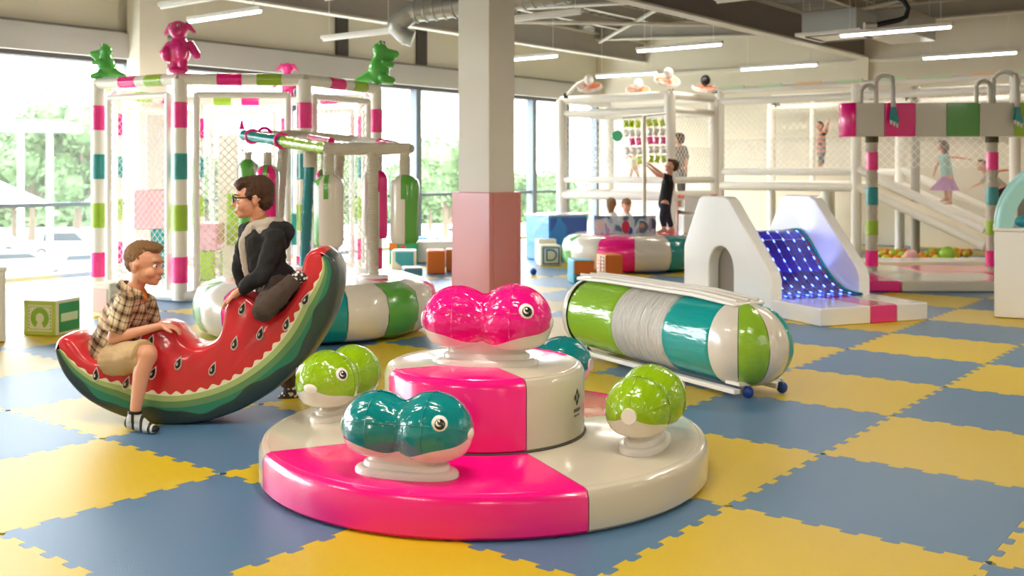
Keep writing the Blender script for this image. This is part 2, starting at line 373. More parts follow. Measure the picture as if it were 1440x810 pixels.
# ---- ceiling lamps
TUBE = mat('lamp_tube', 'FFFFFF', .4, emit=9); TUBEOFF = mat('lamp_diffuser', 'F6F4EE', .3)
LHS = 3.2
lamp_list = [((265, 33), (368, 12), 1, 'slanting tube lamp above the pink toy on the cage'), ((225, 12), (312, -6), 0, 'unlit tube lamp at the top edge left of the grey beam'),
 ((453, 57), (557, 43), 0, 'pale tube lamp over the cage between two ceiling beams'), ((716, 86), (782, 77), 1, 'short-looking lit tube just right of the column, lower one'),
 ((716, 31), (820, 16), 0, 'unlit tube lamp right of the column near the top edge'), ((895, 73), (1016, 61), 1, 'lit tube lamp hanging over the fans'),
 ((838, 109), (925, 102), 1, 'lit tube lamp lowest of all, left of the caged fans'), ((1041, 98), (1150, 91), 1, 'lit tube lamp over the trampoline deck, left of the far wall pier'),
 ((1180, 50), (1340, 38), 1, 'brightest tube lamp under the square air conditioning panel'), ((1296, 83), (1432, 73), 1, 'lit tube lamp at the upper right over the striped arch'),
 ((1005, 1), (1120, -8), 0, 'tube lamp cut by the top edge above the dark beam'), ((455, -2), (560, -16), 0, 'tube lamp cut by the top edge near the silver duct')]
def lamp(world_y0, world_x, z, L, lit, label):
    t = thing('tube_lamp', label, 'ceiling lamp', world_x, world_y0-L/2, z, world=True, group='tube lamps hung from the roof')
    MB().box((0, 0, .035), (.07, L, .05)).build('housing', WPAINT, t, .008)
    MB().tube([(0, -L/2+.03, 0), (0, L/2-.03, 0)], .022, 10).build('tube', TUBE if lit else TUBEOFF, t)
    for s in (-1, 1): MB().tube([(0, s*L*.4, .05), (0, s*L*.4, ZC-z-.05)], .004, 5).build('suspension_wire', NETM, t)
    if lit:
        a = area_light('lamp_glow', (world_x, world_y0-L/2, z-.03), (0, 0, 0), .1, L, LAMP_W*(.56 if world_x > 8 else 1.15), (1, .90, .76))
for (p, q, lit, lb_) in lamp_list:
    Ya = (LHS-CH)*FPX/(HOR-p[1]); Yb = (LHS-CH)*FPX/(HOR-q[1])
    Ym = (Ya+Yb)/2; um = (p[0]+q[0])/2; c = cw((um-720)*Ym/FPX, Ym); x0 = c.x
    ya, yb = onx(p[0], x0)[0], onx(q[0], x0)[0]; L = min(2.4, max(1.0, ya-yb))
    if c.y+L/2 > YL-.1: continue
    lamp(max(ya, yb) if L < 2.4 else c.y+L/2, x0, LHS, L, lit, lb_)
# same lamps carried on over the unseen rest of the hall
XWd = {-6: 'at the back wall', -1: 'beside the camera', 4: 'midway along the hall', 9: 'right of the striped gate', 13.5: 'by the far wall'}
YWd = {.5: 'first row', -4: 'second row', -8: 'row by the right wall'}
for x in (-6, -1, 4, 9, 13.5):
    for y in (0.5, -4, -8):
        c = Vector((x-CX, y-CY, 0)); X, Y = c.dot(RV), c.dot(FV)
        if Y > 0 and abs(X) < Y*.52+1 and Y > 8: continue
        lamp(y+.75, x, LHS, 1.5, 1, 'tube lamp outside the picture, %s, %s' % (XWd[x], YWd[y]))
for x, y, w_ in ((-6, 5, 'at the back, under the middle of the roof'), (-2, 3.2, 'just ahead of the camera, overhead'), (-6, 8.5, 'at the back, beside the windows')):
    lamp(y+.75, x, LHS, 1.5, 1, 'tube lamp outside the picture, '+w_)
# ---- duct, cassette, pipe
def duct():
    t = thing('spiral_duct', 'silver spiral air duct with a downturned elbow left of the column top', 'duct', 0, 13, 3.4)
    c0 = px(566, 18, 13); c1 = px(800, -12, 12.3); e = px(560, 34, 13)
    L = lambda p: Vector((p.x, p.y-13, p.z-3.4))
    d0 = (L(c1)-L(c0)).normalized(); pts = [L(c0)+Vector((.13, .0, -.33)), L(c0)+Vector((.0, 0, -.27)), L(c0)+Vector((-.07, 0, -.14)), L(c0)+Vector((.06, 0, .0))+d0*.06, L(c1)]
    pp_ = smooth_path([Vector(q) for q in pts[:4]], 5)+[pts[4]]
    MB().tube(pp_, [.10]*8+[.12]*4+[.135]*(len(pp_)-12), 20).build('duct_tube', GALV, t)
    rg = MB(); d = (pts[4]-pts[3]); n = 16
    for i in range(n):
        p = pts[3]+d*(i+.5)/n; rg.tube([p, p+d.normalized()*.02], .147, 20)
    rg.tube([pp_[3], pp_[3].lerp(pp_[4], .4)], .112, 20)
    rg.build('duct_seam', GALV, t)
    MB().tube([pts[3], Vector((pts[3].x, pts[3].y, ZC-3.4))], .006, 6).build('hanger', NETM, t)
duct()
t = thing('air_cassette', 'square white ceiling air conditioning cassette with grey unit above it', 'air conditioner', *onz(1180, 47, 3.3)[:2], 3.3)
t.location = cw(*[(1180-720)*(3.3-CH)/(HOR-52), (3.3-CH)*FPX/(HOR-52)], 3.3); t.rotation_euler = (0, 0, 0)
MB().box((0, 0, .02), (.95, .95, .05)).build('panel', WPAINT, t, .01)
MB().box((0, 0, .2), (.8, .8, .3)).build('unit_body', GALV, t, .01)
g = MB()
for s in (-1, 1): g.box((s*.36, 0, -.008), (.06, .7, .01)).box((0, s*.36, -.008), (.6, .06, .01))
g.build('air_slot', DARK, t)
for a in (-1, 1):
    for b in (-1, 1): MB().tube([(a*.38, b*.38, .3), (a*.38, b*.38, ZC-3.3-.25)], .006, 6).build('hanger', GALV, t)
o = wbox('duct_box', (11.7, 3.0, 3.4), (13.1, 3.7, 3.75), GALV, kind=None); tag(o, 'grey rectangular air duct under the roof at upper right', 'duct')
for x_ in (11.9, 12.9):
    for y_ in (3.04, 3.66): MB().tube([(x_, y_, 3.7), (x_, y_, ZC)], .008, 6).build('hanger', GALV, o)
t = thing('roof_pipe', 'black bent pipe hanging under the roof at upper right', 'pipe', 0, 0, 0)
pp = [px(1228, 36, 11.5), px(1265, 28, 11.5), px(1274, 24, 11.5), px(1277, 12, 11.5), px(1270, 0, 11.5), px(1240, -12, 11.5), px(1236, -40, 11.5)]
MB().tube(pp, .03, 10).build('pipe_run', BLACK, t)
MB().tube([pp[0]-Vector((.1, 0, 0)), pp[0]+Vector((.03, 0, 0))], .04, 10).build('pipe_collar', GALV, t)

# ================================================================ CAROUSEL
CAR = (-.127, 4.865)
car_t = thing('fish_carousel', 'round two-tier vinyl carousel with five fish seats, pink and cream quarters, in the foreground', 'carousel', *CAR)
def sector(R, h, a0, a1, z0, r0=.0, n=24, rim=.035):
    prof = [(r0, z0), (R-.012, z0), (R, z0+.012), (R, z0+h-rim), (R-.01, z0+h-rim*.4), (R-rim*.4, z0+h-.008), (R-rim, z0+h), (r0, z0+h)]
    return MB().lathe(prof, n, 0, a0, a1)
def q4(R, h, z0, name, offs, mm, r0=0):
    for k in range(4):
        g = .0025/R
        sector(R, h, radians(offs+k*90)+g, radians(offs+90+k*90)-g, z0, r0).build(name, mm[k % 2], car_t, smooth=35)
CS = vinyl('cream_vinyl_smooth', 'D2C9B6', .08, 5); PS = vinyl('pink_vinyl_smooth', 'FA0886', .06, 4)
q4(1.022, .165, .005, 'base_quarter', -156, [PS, CS], .0)
q4(.463, .31, .17, 'drum_quarter', -156, [PS, CS], 0)
# piping seams + stitched rim
for R, z, in ((1.005, .167), (.45, .478)):
    for k in range(4): MB().tube(arc((0, 0, z), R-.02, radians(-156+90*k), radians(-66+90*k), 30, 'xy'), .0045, 6).build('rim_piping', [PS, CS][k % 2], car_t)
MB().tube(arc((0, 0, .172), .466, 0, 2*pi*(1-1/96), 95, 'xy'), .005, 6, closed=True).build('foot_piping', DARK, car_t)
# printed emblem on the drum
em = MB(); EM = mat('emblem_ink', '3A3A35', .5)
def on_drum(a, z, w_, h_, kind=0, R=.4645, rot=0):
    n = 5; vs = []
    pts = [(-w_/2, 0), (0, h_/2), (w_/2, 0), (0, -h_/2)] if kind else [(-w_/2, -h_/2), (w_/2, -h_/2), (w_/2, h_/2), (-w_/2, h_/2)]
    k = len(em.v)
    em.add([(R*cos(a+x/R), R*sin(a+x/R), z+y) for x, y in pts], [(0, 1, 2, 3)])
a_ = radians(-17-9)
for dx, dz in ((0, .022), (-.019, 0), (.019, 0), (0, -.022)):
    for q_ in (1,): 
        on_drum(a_+dx/.463, .36+dz, .026, .036, 1)
for k in range(5): on_drum(a_+(-.03+k*.015)/.463, .303, .009, .016)
for k in range(6): on_drum(a_+(-.028+k*.011)/.463, .28, .006, .01)
em.build('printed_emblem', EM, car_t, smooth=0)
EYEW = mat('eye_white', 'F4F1EA', .25, coat=.5); EYEB = mat('eye_black', '0A0A0C', .2, coat=.6)
def fish(pos, ang, s, cm, labl):
    f = bpy.data.objects.new('fish_seat', None)
    def rad(x):   # peanut profile
        L = .272
        a = max(0, 1-((x-.118)/.154)**2)**.5*.152 if abs(x-.118) < .154 else 0
        b = max(0, 1-((x+.118)/.150)**2)**.5*.142 if abs(x+.118) < .150 else 0
        w_ = max(0, .074-1.2*x*x*2) if abs(x) < .12 else 0
        k = 22.0
        v = [q for q in (a, b, w_) if q > 0]
        if not v: return .0
        return (sum(q**5 for q in v))**(1/5)
    N = 44; xs_ = [-.267+.538*(0.5-.5*cos(pi*i/N)) for i in range(N+1)]
    mb = MB(); nt_ = 22; nb = 8; zc = .180
    for i, x in enumerate(xs_):
        r = max(rad(x), .004) if 0 < i < N else .004
        tb = radians(118+9*cos(x*17)+ 10*math.exp(-(x/.06)**2))   # boundary angle from top
        for k in range(nt_+nb):
            if k < nt_: th = -tb+2*tb*k/nt_
            else: th = tb+(2*pi-2*tb)*(k-nt_)/nb
            zz = r*cos(th)
            if zz < -.09: zz = -.09+(zz+.09)*.55
            wr = 1+.012*noise.noise(Vector((x*9+pos[0]*7, th*1.3, 0)))
            mb.v.append((x, r*sin(th)*wr, zc+zz*wr*.98))
    W = nt_+nb
    for i in range(N):
        for k in range(W):
            mb.f.append((i*W+k, i*W+(k+1) % W, (i+1)*W+(k+1) % W, (i+1)*W+k)); mb.m.append(0 if k < nt_ else 1)
    mb.f += [tuple(range(W))[::-1], tuple(N*W+k for k in range(W))]; mb.m += [0, 0]
    f = mb.build('fish_seat', [cm, CREAMW if 0 else CREAM], car_t, smooth=60)
    f.location = pos; f.rotation_euler = (0, 0, ang); f.scale = (s, s, s); f['label'] = labl
    # oval neck and stepped plate
    def oval(a, b, z0, z1, m_, name, rr=.01):
        ring = []
        P = []
        for k in range(48):
            t_ = 2*pi*k/48; c, q = cos(t_), sin(t_)
            P.append((a*abs(c)**.8*(1 if c > 0 else -1), b*abs(q)**.9*(1 if q > 0 else -1)))
        vs = []; zs = [(1, z0), (1, z1-rr), (1-rr/b*.3, z1-rr*.3), (1-rr/b, z1)]
        for sc, z in zs: vs += [(x*sc, y*sc, z) for x, y in P]
        fs = [(i*48+k, i*48+(k+1) % 48, (i+1)*48+(k+1) % 48, (i+1)*48+k) for i in range(3) for k in range(48)]+[tuple(range(144, 192)), tuple(range(48))[::-1]]
        return MB().add(vs, fs).build(name, m_, f, smooth=50)
    oval(.215, .098, 0, .028, WHITE, 'foot_plate', .012); oval(.18, .076, .024, .052, WHITE, 'foot_step', .01)
    nk = MB(); pr = [(1.04, .045), (1.0, .062), (1.08, .085), (1.24, .115)]
    nk.add([(.16*q*cos(2*pi*k/40), .068*q*sin(2*pi*k/40), z) for q, z in pr for k in range(40)], [(i*40+k, i*40+(k+1) % 40, (i+1)*40+(k+1) % 40, (i+1)*40+k) for i in range(3) for k in range(40)]).build('neck', CREAM, f)
    # eyes, snout and tail discs
    for sd in (-1, 1):
        c = Vector((.165, sd*.118, zc+.045)); nrm = Vector((.32, sd*1, .32)).normalized(); q = nrm.to_track_quat('Z', 'Y').to_matrix().to_4x4()
        ctr = Vector((.118, 0, zc)); p = Vector((.118+.154*.43, sd*.122, zc+.152*.38)); q = (p-ctr).normalized().to_track_quat('Z', 'X').to_matrix().to_4x4()
        M = Matrix.Translation(ctr+(p-ctr).normalized()*.1475) @ q
        e = MB().ball((0, 0, 0), (.032, .032, .009), 24, 8, 0).ball((-.004, 0, .0065), (.021, .021, .0055), 20, 8, 1).ball((-.002, .003, .0082), (.0145, .0145, .0052), 18, 8, 0).ball((.0, .001, .0097), (.0125, .0125, .0045), 18, 8, 1).ball((.006, .003, .0135), (.0045, .0045, .0016), 10, 6, 0)
        for i in range(len(e.v)): e.v[i] = tuple(M @ Vector(e.v[i]))
        e.build('eye', [EYEW, EYEB], f)
    MB().ball((.262, 0, zc-.005), (.016, .04, .027), 16, 8).build('snout_patch', WHITE, f)
    tp = MB().tube([(-.262, 0, zc+.0), (-.2715, 0, zc)], [.034, .032], 20).build('tail_patch', WHITE, f)
    sm = MB()   # raised seams round each lobe
    for x, k0 in ((-.118, 0), (.118, 0)):
        r = rad(x)+.0012; sm.tube([(x, r*sin(t_), zc+r*.98*cos(t_)) for t_ in [radians(-112+224*i/40) for i in range(41)]], .0018, 5)
    sm.tube([(x, 0, zc+rad(x)*.98+.001) for x in xs_[3:-3]], .0018, 5)
    for sd in (-1, 1): sm.tube([(x, sd*rad(x)*sin(radians(72)), zc+rad(x)*.98*cos(radians(72))+.001) for x in xs_[2:-2]], .0018, 5)
    sm.build('seam', cm, f)
    return f
R_ = .776
for k, (dg, cm, l) in enumerate(((-112, TEALW, 'teal fish seat at the front of the base'), (-22, LIMEW, 'lime fish seat seen from behind at right'), (68, TEALW, 'teal fish seat hidden behind the drum'), (158, LIMEW, 'lime fish seat facing the viewer at left'))):
    a = radians(dg); rr = R_-(.0 if k != 1 else .01)
    fish((rr*cos(a), rr*sin(a), .17), a+pi/2+(.1 if k == 0 else 0), 1.0, cm, l)
fish((.01, -.03, .476), radians(-9), 1.12, PINKW, 'pink fish seat on top of the drum')

# ================================================================ WATERMELON ROCKER
MY = 5.62; MTH = .30
mt = thing('watermelon_rocker', 'crescent-shaped watermelon slice rocker with bitten top, two boys on it', 'rocker', -1.75, MY+MTH/2)
def ml(u, v): p = px(u, v, MY); return Vector((p.x+1.75, p.z))
outer_px = [(79, 492), (84, 509), (95, 530), (118, 555), (150, 574), (190, 588), (235, 594), (280, 590), (325, 577), (365, 556), (400, 529), (428, 499), (448, 469), (462, 439), (470, 408), (471, 384), (465, 367), (456, 358)]
inner_px = [(450, 355), (443, 356), (434, 362), (429, 377), (425, 402), (413, 424), (397, 441), (381, 447), (362, 438), (351, 427), (336, 419), (325, 424), (319, 440), (317, 457), (311, 476), (298, 489), (278, 496), (259, 491), (246, 479), (236, 468), (224, 463), (213, 463), (203, 471), (196, 488), (186, 508), (165, 517), (135, 515), (118, 507), (107, 493), (97, 481), (88, 479), (82, 483)]
oc = smooth_path([ml(*p) for p in outer_px], 6); ic = smooth_path([ml(*p) for p in inner_px], 3)
allp = oc+ic
cen = sum(allp, Vector((0, 0)))/len(allp)
RINDM = [mat('melon_red', 'D0202C', .3, coat=.5, bump=.3, bscale=5, vary=.12), mat('melon_pith', 'EFE8C8', .35, coat=.4), mat('melon_pale_green', 'A9BE78', .35, coat=.4), mat('melon_mid_green', '5C8A5A', .35, coat=.4),
         mat('melon_green', '1F7A5C', .35, coat=.4), mat('melon_dark_rind', '2E3F3A', .35, coat=.4), mat('melon_inner_red', 'D8323C', .25, coat=.6, bump=.3, bscale=5)]
def face(yy, nm, bulge):
    mb = MB(); n = len(oc)
    T = [(oc[min(i+1, n-1)]-oc[max(i-1, 0)]).normalized() for i in range(n)]
    Nn = [Vector((-t.y, t.x)) for t in T]
    # s along
    s = [0]
    for i in range(1, n): s.append(s[-1]+(oc[i]-oc[i-1]).length)
    Ltot = s[-1]
    # resample
    m_ = 560; O = []; NN = []; ss = []
    j = 0
    for k in range(m_+1):
        q = Ltot*k/m_
        while j < n-2 and s[j+1] < q: j += 1
        f_ = (q-s[j])/max(1e-6, s[j+1]-s[j]); O.append(oc[j].lerp(oc[j+1], f_)); NN.append(Nn[j].lerp(Nn[j+1], f_).normalized()); ss.append(q)
    def tap(q): return min(1, q/.45)**.7*min(1, (Ltot-q)/.35)**.7
    rows = []
    for lv in range(6):
        row = []
        for p, nn, q in zip(O, NN, ss):
            tt = tap(q)
            d = [0, .052+.020*sin(q*11)+.006*sin(q*31), .078, .112, .142, .158+.009*sin(q*78)][lv]
            d *= (.12+.88*tt)
            row.append(p+nn*d)
        rows.append(row)
    K = m_+1
    for row in rows: mb.v += [(p.x, yy, p.y) for p in row]
    for lv, mi in zip(range(5), (5, 4, 3, 2, 1)):
        for k in range(m_): mb.f.append((lv*K+k, lv*K+k+1, (lv+1)*K+k+1, (lv+1)*K+k)); mb.m.append(mi)
    base = len(mb.v)
    mb.v += [(p.x, yy, p.y) for p in ic]
    mb.f.append(tuple([5*K+k for k in range(K)]+[base+i for i in range(len(ic))])); mb.m.append(0)
    return mb, O
fm, O = face(-MTH/2, 'f', 0)
# soft edge: rims swell out between the two faces
def rimring(pts, m_, nrm_sign):
    pass
loop = O+ic; nL = len(loop)
def offs(p_, i, d):
    t = (loop[(i+1) % nL]-loop[i-1]).normalized(); return p_+Vector((t.y, -t.x))*d
k0 = len(fm.v)
ys = [(-MTH/2, 0), (-MTH/2+.012, .012), (-MTH/2+.035, .02), (0, .028), (MTH/2-.035, .02), (MTH/2-.012, .012), (MTH/2, 0)]
for y_, d_ in ys: fm.v += [(q.x, y_, q.y) for q in (offs(p, i, d_) for i, p in enumerate(loop))]
nO = len(O)
for a in range(len(ys)-1):
    for i in range(nL):
        j = (i+1) % nL; fm.f.append((k0+a*nL+i, k0+a*nL+j, k0+(a+1)*nL+j, k0+(a+1)*nL+i))
        fm.m.append(5 if i < nO-1 else 6)
bk, _ = face(MTH/2, 'b', 0)
fm.add(bk.v, bk.f, bk.m)
body = fm.build('slice_body', RINDM, mt, smooth=50)
body['label'] = 'red slice with zigzag pith and green rind bands'
SEED = [mat('seed_dark', '1B1A18', .25, coat=.4), mat('seed_rim', 'D9D5CC', .3)]
sd = MB(); q = [(0, .034), (.010, .012), (.0145, -.008), (.009, -.024), (0, -.029), (-.009, -.024), (-.0145, -.008), (-.010, .012)]
for k_, (sc, y_, mi) in enumerate(((1.35, 0, 1), (1, -.004, 0), (.34, -.0075, 1))):
    sh = (0, 0) if k_ < 2 else (-.004, -.004)
    sd.add([(x*sc+sh[0], y_, z*sc+sh[1]) for x, z in q]+[(x*sc*.9+sh[0], y_-.004, z*sc*.9+sh[1]) for x, z in q], [tuple(range(8, 16))]+[(i, (i+1) % 8, (i+1) % 8+8, i+8) for i in range(8)], mi)
sme = sd.mesh('seed', SEED, 30)
for (u, v, a) in ((135, 527, -5), (178, 539, -20), (215, 525, -25), (251, 511, -20), (299, 519, -20), (330, 483, -15), (366, 469, -15), (403, 456, -15), (430, 421, -25), (341, 434, -20), (212, 480, -20), (420, 500, 0)):
    if (u, v) == (420, 500): continue
    o = link('seed', sme, mt); p = ml(u, v); o.location = (p.x, -MTH/2-.001, p.y); o.rotation_euler = (0, radians(-a), 0)
# ================================================================ PEOPLE
def blob(prims, voxel, iters=4, nz=0, nsc=18, seed=0, nstretch=(1, 1, 1)):
    mb = MB()
    for p in prims:
        if p[0] == 'e': mb.ball(p[1], p[2], 16, 10, 0, p[3] if len(p) > 3 else None)
        elif p[0] == 'c':     # round cone
            a, ra, b, rb = Vector(p[1]), p[2], Vector(p[3]), p[4]
            mb.ball(a, ra, 12, 8); mb.ball(b, rb, 12, 8); mb.tube([a, b], [ra, rb], 14)
        elif p[0] == 't': mb.tube(p[1], p[2], 16)
        elif p[0] == 'f':     # flattened cone: a, b, radii (side, front) at each end, side dir
            a, b, ra, rb, sd = Vector(p[1]), Vector(p[2]), p[3], p[4], Vector(p[5]).normalized()
            ax = (b-a).normalized(); fr = ax.cross(sd).normalized(); sd = fr.cross(ax).normalized(); vs = []
            st = p[6] if len(p) > 6 else [(0, 1), (1, 1)]
            n = 20
            for t_, k_ in st:
                c = a.lerp(b, t_); r1 = (ra[0]+(rb[0]-ra[0])*t_)*k_; r2 = (ra[1]+(rb[1]-ra[1])*t_)*k_
                vs += [c+sd*r1*cos(2*pi*i/n)+fr*r2*sin(2*pi*i/n) for i in range(n)]
            K = len(st); mb.add(vs, [(j*n+i, j*n+(i+1) % n, (j+1)*n+(i+1) % n, (j+1)*n+i) for j in range(K-1) for i in range(n)]+[tuple(range(n))[::-1], tuple((K-1)*n+i for i in range(n))])
    me = bpy.data.meshes.new('tmp'); me.from_pydata(mb.v, [], mb.f)
    o = bpy.data.objects.new('tmp', me); COL.objects.link(o)
    bm = bmesh.new(); bm.from_mesh(me); bmesh.ops.recalc_face_normals(bm, faces=bm.faces); bm.to_mesh(me); bm.free()
    r = o.modifiers.new('r', 'REMESH'); r.mode = 'VOXEL'; r.voxel_size = voxel; r.use_smooth_shade = True
    s = o.modifiers.new('s', 'SMOOTH'); s.factor = .5; s.iterations = iters
    dg = bpy.context.evaluated_depsgraph_get(); m2 = bpy.data.meshes.new_from_object(o.evaluated_get(dg)); bpy.data.objects.remove(o)
    m2.materials.clear()
    if nz:
        ns = [v.normal.copy() for v in m2.vertices]
        for v, n_ in zip(m2.vertices, ns):
            c = v.co; q = Vector((c.x*nstretch[0], c.y*nstretch[1], c.z*nstretch[2]))*nsc+Vector((seed, 0, 0))
            v.co = c+n_*nz*(noise.noise(q)+.4*noise.noise(q*2.3))
    m2.polygons.foreach_set('use_smooth', [True]*len(m2.polygons)); m2.update()
    return m2
def lk(name, me, m, parent, label=None):
    me.materials.append(m); me.name = name; o = bpy.data.objects.new(name, me); COL.objects.link(o); o.parent = parent
    if label: o['label'] = label
    return o
def hframe(c, fwd, up):
    f = Vector(fwd).normalized(); l = Vector(up).cross(f).normalized(); u = f.cross(l)
    return Matrix((( f.x, l.x, u.x, c[0]), (f.y, l.y, u.y, c[1]), (f.z, l.z, u.z, c[2]), (0, 0, 0, 1)))
def head_prims(H, k):
    R3 = H.to_3x3().to_4x4(); P = lambda x, y, z: H @ Vector((x*k, y*k, z*k))
    e = lambda x, y, z, a, b, c: ('e', P(x, y, z), (a*k, b*k, c*k), R3)
    return [e(-.012, 0, .028, .098, .078, .088), e(.022, 0, -.028, .067, .064, .066), e(.046, 0, -.070, .038, .038, .030), e(.066, 0, -.086, .018, .021, .014),
            ('c', P(.084, 0, .002), .009*k, P(.1, 0, -.024), .0115*k), e(.088, 0, -.028, .011, .016, .008),
            e(.083, 0, -.058, .012, .022, .007), e(.080, 0, -.069, .012, .019, .007), e(.066, 0, .034, .024, .050, .020),
            e(.056, .036, -.030, .030, .029, .029), e(.056, -.036, -.030, .030, .029, .029),
            e(-.010, .081, -.006, .013, .009, .026), e(-.010, -.081, -.006, .013, .009, .026), e(-.008, .081, .008, .018, .009, .014), e(-.008, -.081, .008, .018, .009, .014)]
def hand_prims(wr, d, palm_n, side, k=1.0, curl=.35, spread=.16):
    """wr wrist, d pointing direction, palm_n direction the palm looks, side: thumb direction sign"""
    d = Vector(d).normalized(); n_ = Vector(palm_n); n_ = (n_-d*n_.dot(d)).normalized(); s = d.cross(n_).normalized()*side
    wr = Vector(wr); P = [('c', wr, .019*k, wr+d*.02*k, .021*k)]
    for q in (-.018, -.006, .007, .018): P.append(('c', wr+d*.012*k+s*q*.8*k, .0125*k, wr+d*.052*k+s*q*1.25*k, .0105*k))
    for i, (q, L, w_) in enumerate(((-.0235, .042, .0066), (-.008, .054, .0073), (.008, .058, .0075), (.0235, .052, .0073))):
        a = wr+d*.056*k+s*q*k; dd = (d+s*spread*(q/.0235)).normalized()
        c1 = (dd*cos(curl*.6)+n_*sin(curl*.6)); c2 = (dd*cos(curl*1.5)+n_*sin(curl*1.5)); c3 = (dd*cos(curl*2.3)+n_*sin(curl*2.3))
        b = a+c1*L*.45*k; c = b+c2*L*.33*k; e = c+c3*L*.25*k
        P += [('c', a, w_*1.12*k, b, w_*k), ('c', b, w_*k, c, w_*.92*k), ('c', c, w_*.92*k, e, w_*.8*k)]
    a = wr+d*.018*k+s*.017*k; b = a+(d*.55+s*.7+n_*.25).normalized()*.030*k; c = b+(d*.85+s*.35+n_*.3).normalized()*.026*k
    P += [('c', a, .0115*k, b, .0095*k), ('c', b, .0095*k, c, .0072*k)]
    return P
def foot_prims(ank, toe_dir, k=1.0, up=(0, 0, 1), r=.03):
    a = Vector(ank); d = Vector(toe_dir).normalized(); u = Vector(up); u = (u-d*u.dot(d)).normalized(); hl = a-d*.022*k-u*.035*k
    return [('c', a, r*k, hl, .027*k), ('c', hl, .027*k, a+d*.075*k-u*.042*k, .024*k), ('c', a+u*.0, .027*k, a+d*.07*k-u*.036*k, .022*k),
            ('e', a+d*.105*k-u*.045*k, (.036*k, .033*k, .018*k), hframe((0, 0, 0), d, u)), ('c', a+d*.07*k-u*.044*k, .026*k, a+d*.11*k-u*.047*k, .018*k)]
SKIN = mat('skin', 'E0A284', .45, sss=.15, bump=.03, bscale=90); HAIRB = mat('hair_brown', '5C3A22', .55, bump=.9, bscale=40, stretch=(6, 6, 1), vary=.5)
HAIRF = mat('hair_fair_brown', 'AD7F4E', .6, bump=.9, bscale=60, stretch=(4, 4, 1), vary=.5)
def plaid():
    m = mat('plaid_cotton', 'D8C49E', .8, bump=.15, bscale=140); n = m.node_tree; b = n.nodes['Principled BSDF']
    t = n.nodes.new('ShaderNodeTexCoord'); sp = n.nodes.new('ShaderNodeSeparateXYZ'); n.links.new(t.outputs['Object'], sp.inputs[0])
    def M(op, a, bb=None, c=None):
        q = n.nodes.new('ShaderNodeMath'); q.operation = op
        for i, v in enumerate((a, bb, c)):
            if v is None: continue
            if isinstance(v, (int, float)): q.inputs[i].default_value = v
            else: n.links.new(v, q.inputs[i])
        return q.outputs[0]
    # lean of the torso: u runs across, v along the body
    u = M('ADD', M('MULTIPLY', sp.outputs['X'], .90), M('MULTIPLY', sp.outputs['Z'], -.44)); u = M('ADD', u, M('MULTIPLY', sp.outputs['Y'], .8))
    v = M('ADD', M('MULTIPLY', sp.outputs['X'], .44), M('MULTIPLY', sp.outputs['Z'], .90))
    def stripe(c, period, width, off=0): return M('LESS_THAN', M('FRACT', M('ADD', M('DIVIDE', c, period), off)), width)
    dark = M('ADD', M('ADD', stripe(u, .072, .2), stripe(v, .078, .2)), M('MULTIPLY', M('ADD', stripe(u, .072, .1, .42), stripe(v, .078, .1, .42)), .7))
    brown = M('MULTIPLY', M('ADD', stripe(u, .072, .55, .15), stripe(v, .078, .5, .15)), .38)
    dk = M('MINIMUM', M('MULTIPLY', dark, .62), 1.0)
    m1 = n.nodes.new('ShaderNodeMix'); m1.data_type = 'RGBA'; m1.inputs[6].default_value = (*lin('DCCBA8'), 1); m1.inputs[7].default_value = (*lin('A0703C'), 1); n.links.new(brown, m1.inputs[0])
    m2 = n.nodes.new('ShaderNodeMix'); m2.data_type = 'RGBA'; n.links.new(m1.outputs[2], m2.inputs[6]); m2.inputs[7].default_value = (*lin('2A1D16'), 1); n.links.new(dk, m2.inputs[0])
    n.links.new(m2.outputs[2], b.inputs['Base Color']); return m
def stripes(name, cols, period, axis='Z', rough=.8):
    m = mat(name, cols[0], rough); n = m.node_tree; b = n.nodes['Principled BSDF']
    t = n.nodes.new('ShaderNodeTexCoord'); sp = n.nodes.new('ShaderNodeSeparateXYZ'); n.links.new(t.outputs['Object'], sp.inputs[0])
    a = n.nodes.new('ShaderNodeMath'); a.operation = 'DIVIDE'; a.inputs[1].default_value = period; n.links.new(sp.outputs[axis], a.inputs[0])
    f = n.nodes.new('ShaderNodeMath'); f.operation = 'FRACT'; n.links.new(a.outputs[0], f.inputs[0])
    r = n.nodes.new('ShaderNodeValToRGB'); r.color_ramp.interpolation = 'CONSTANT'; e = r.color_ramp.elements
    e[0].color = (*lin(cols[0]), 1); e[1].position = 1/len(cols); e[1].color = (*lin(cols[1]), 1)
    for i in range(2, len(cols)): q = e.new(i/len(cols)); q.color = (*lin(cols[i]), 1)
    n.links.new(f.outputs[0], r.inputs[0]); n.links.new(r.outputs[0], b.inputs['Base Color']); return m
EYM = [mat('eyeball', 'F2EEE8', .15), mat('iris', '3A2A1E', .1)]
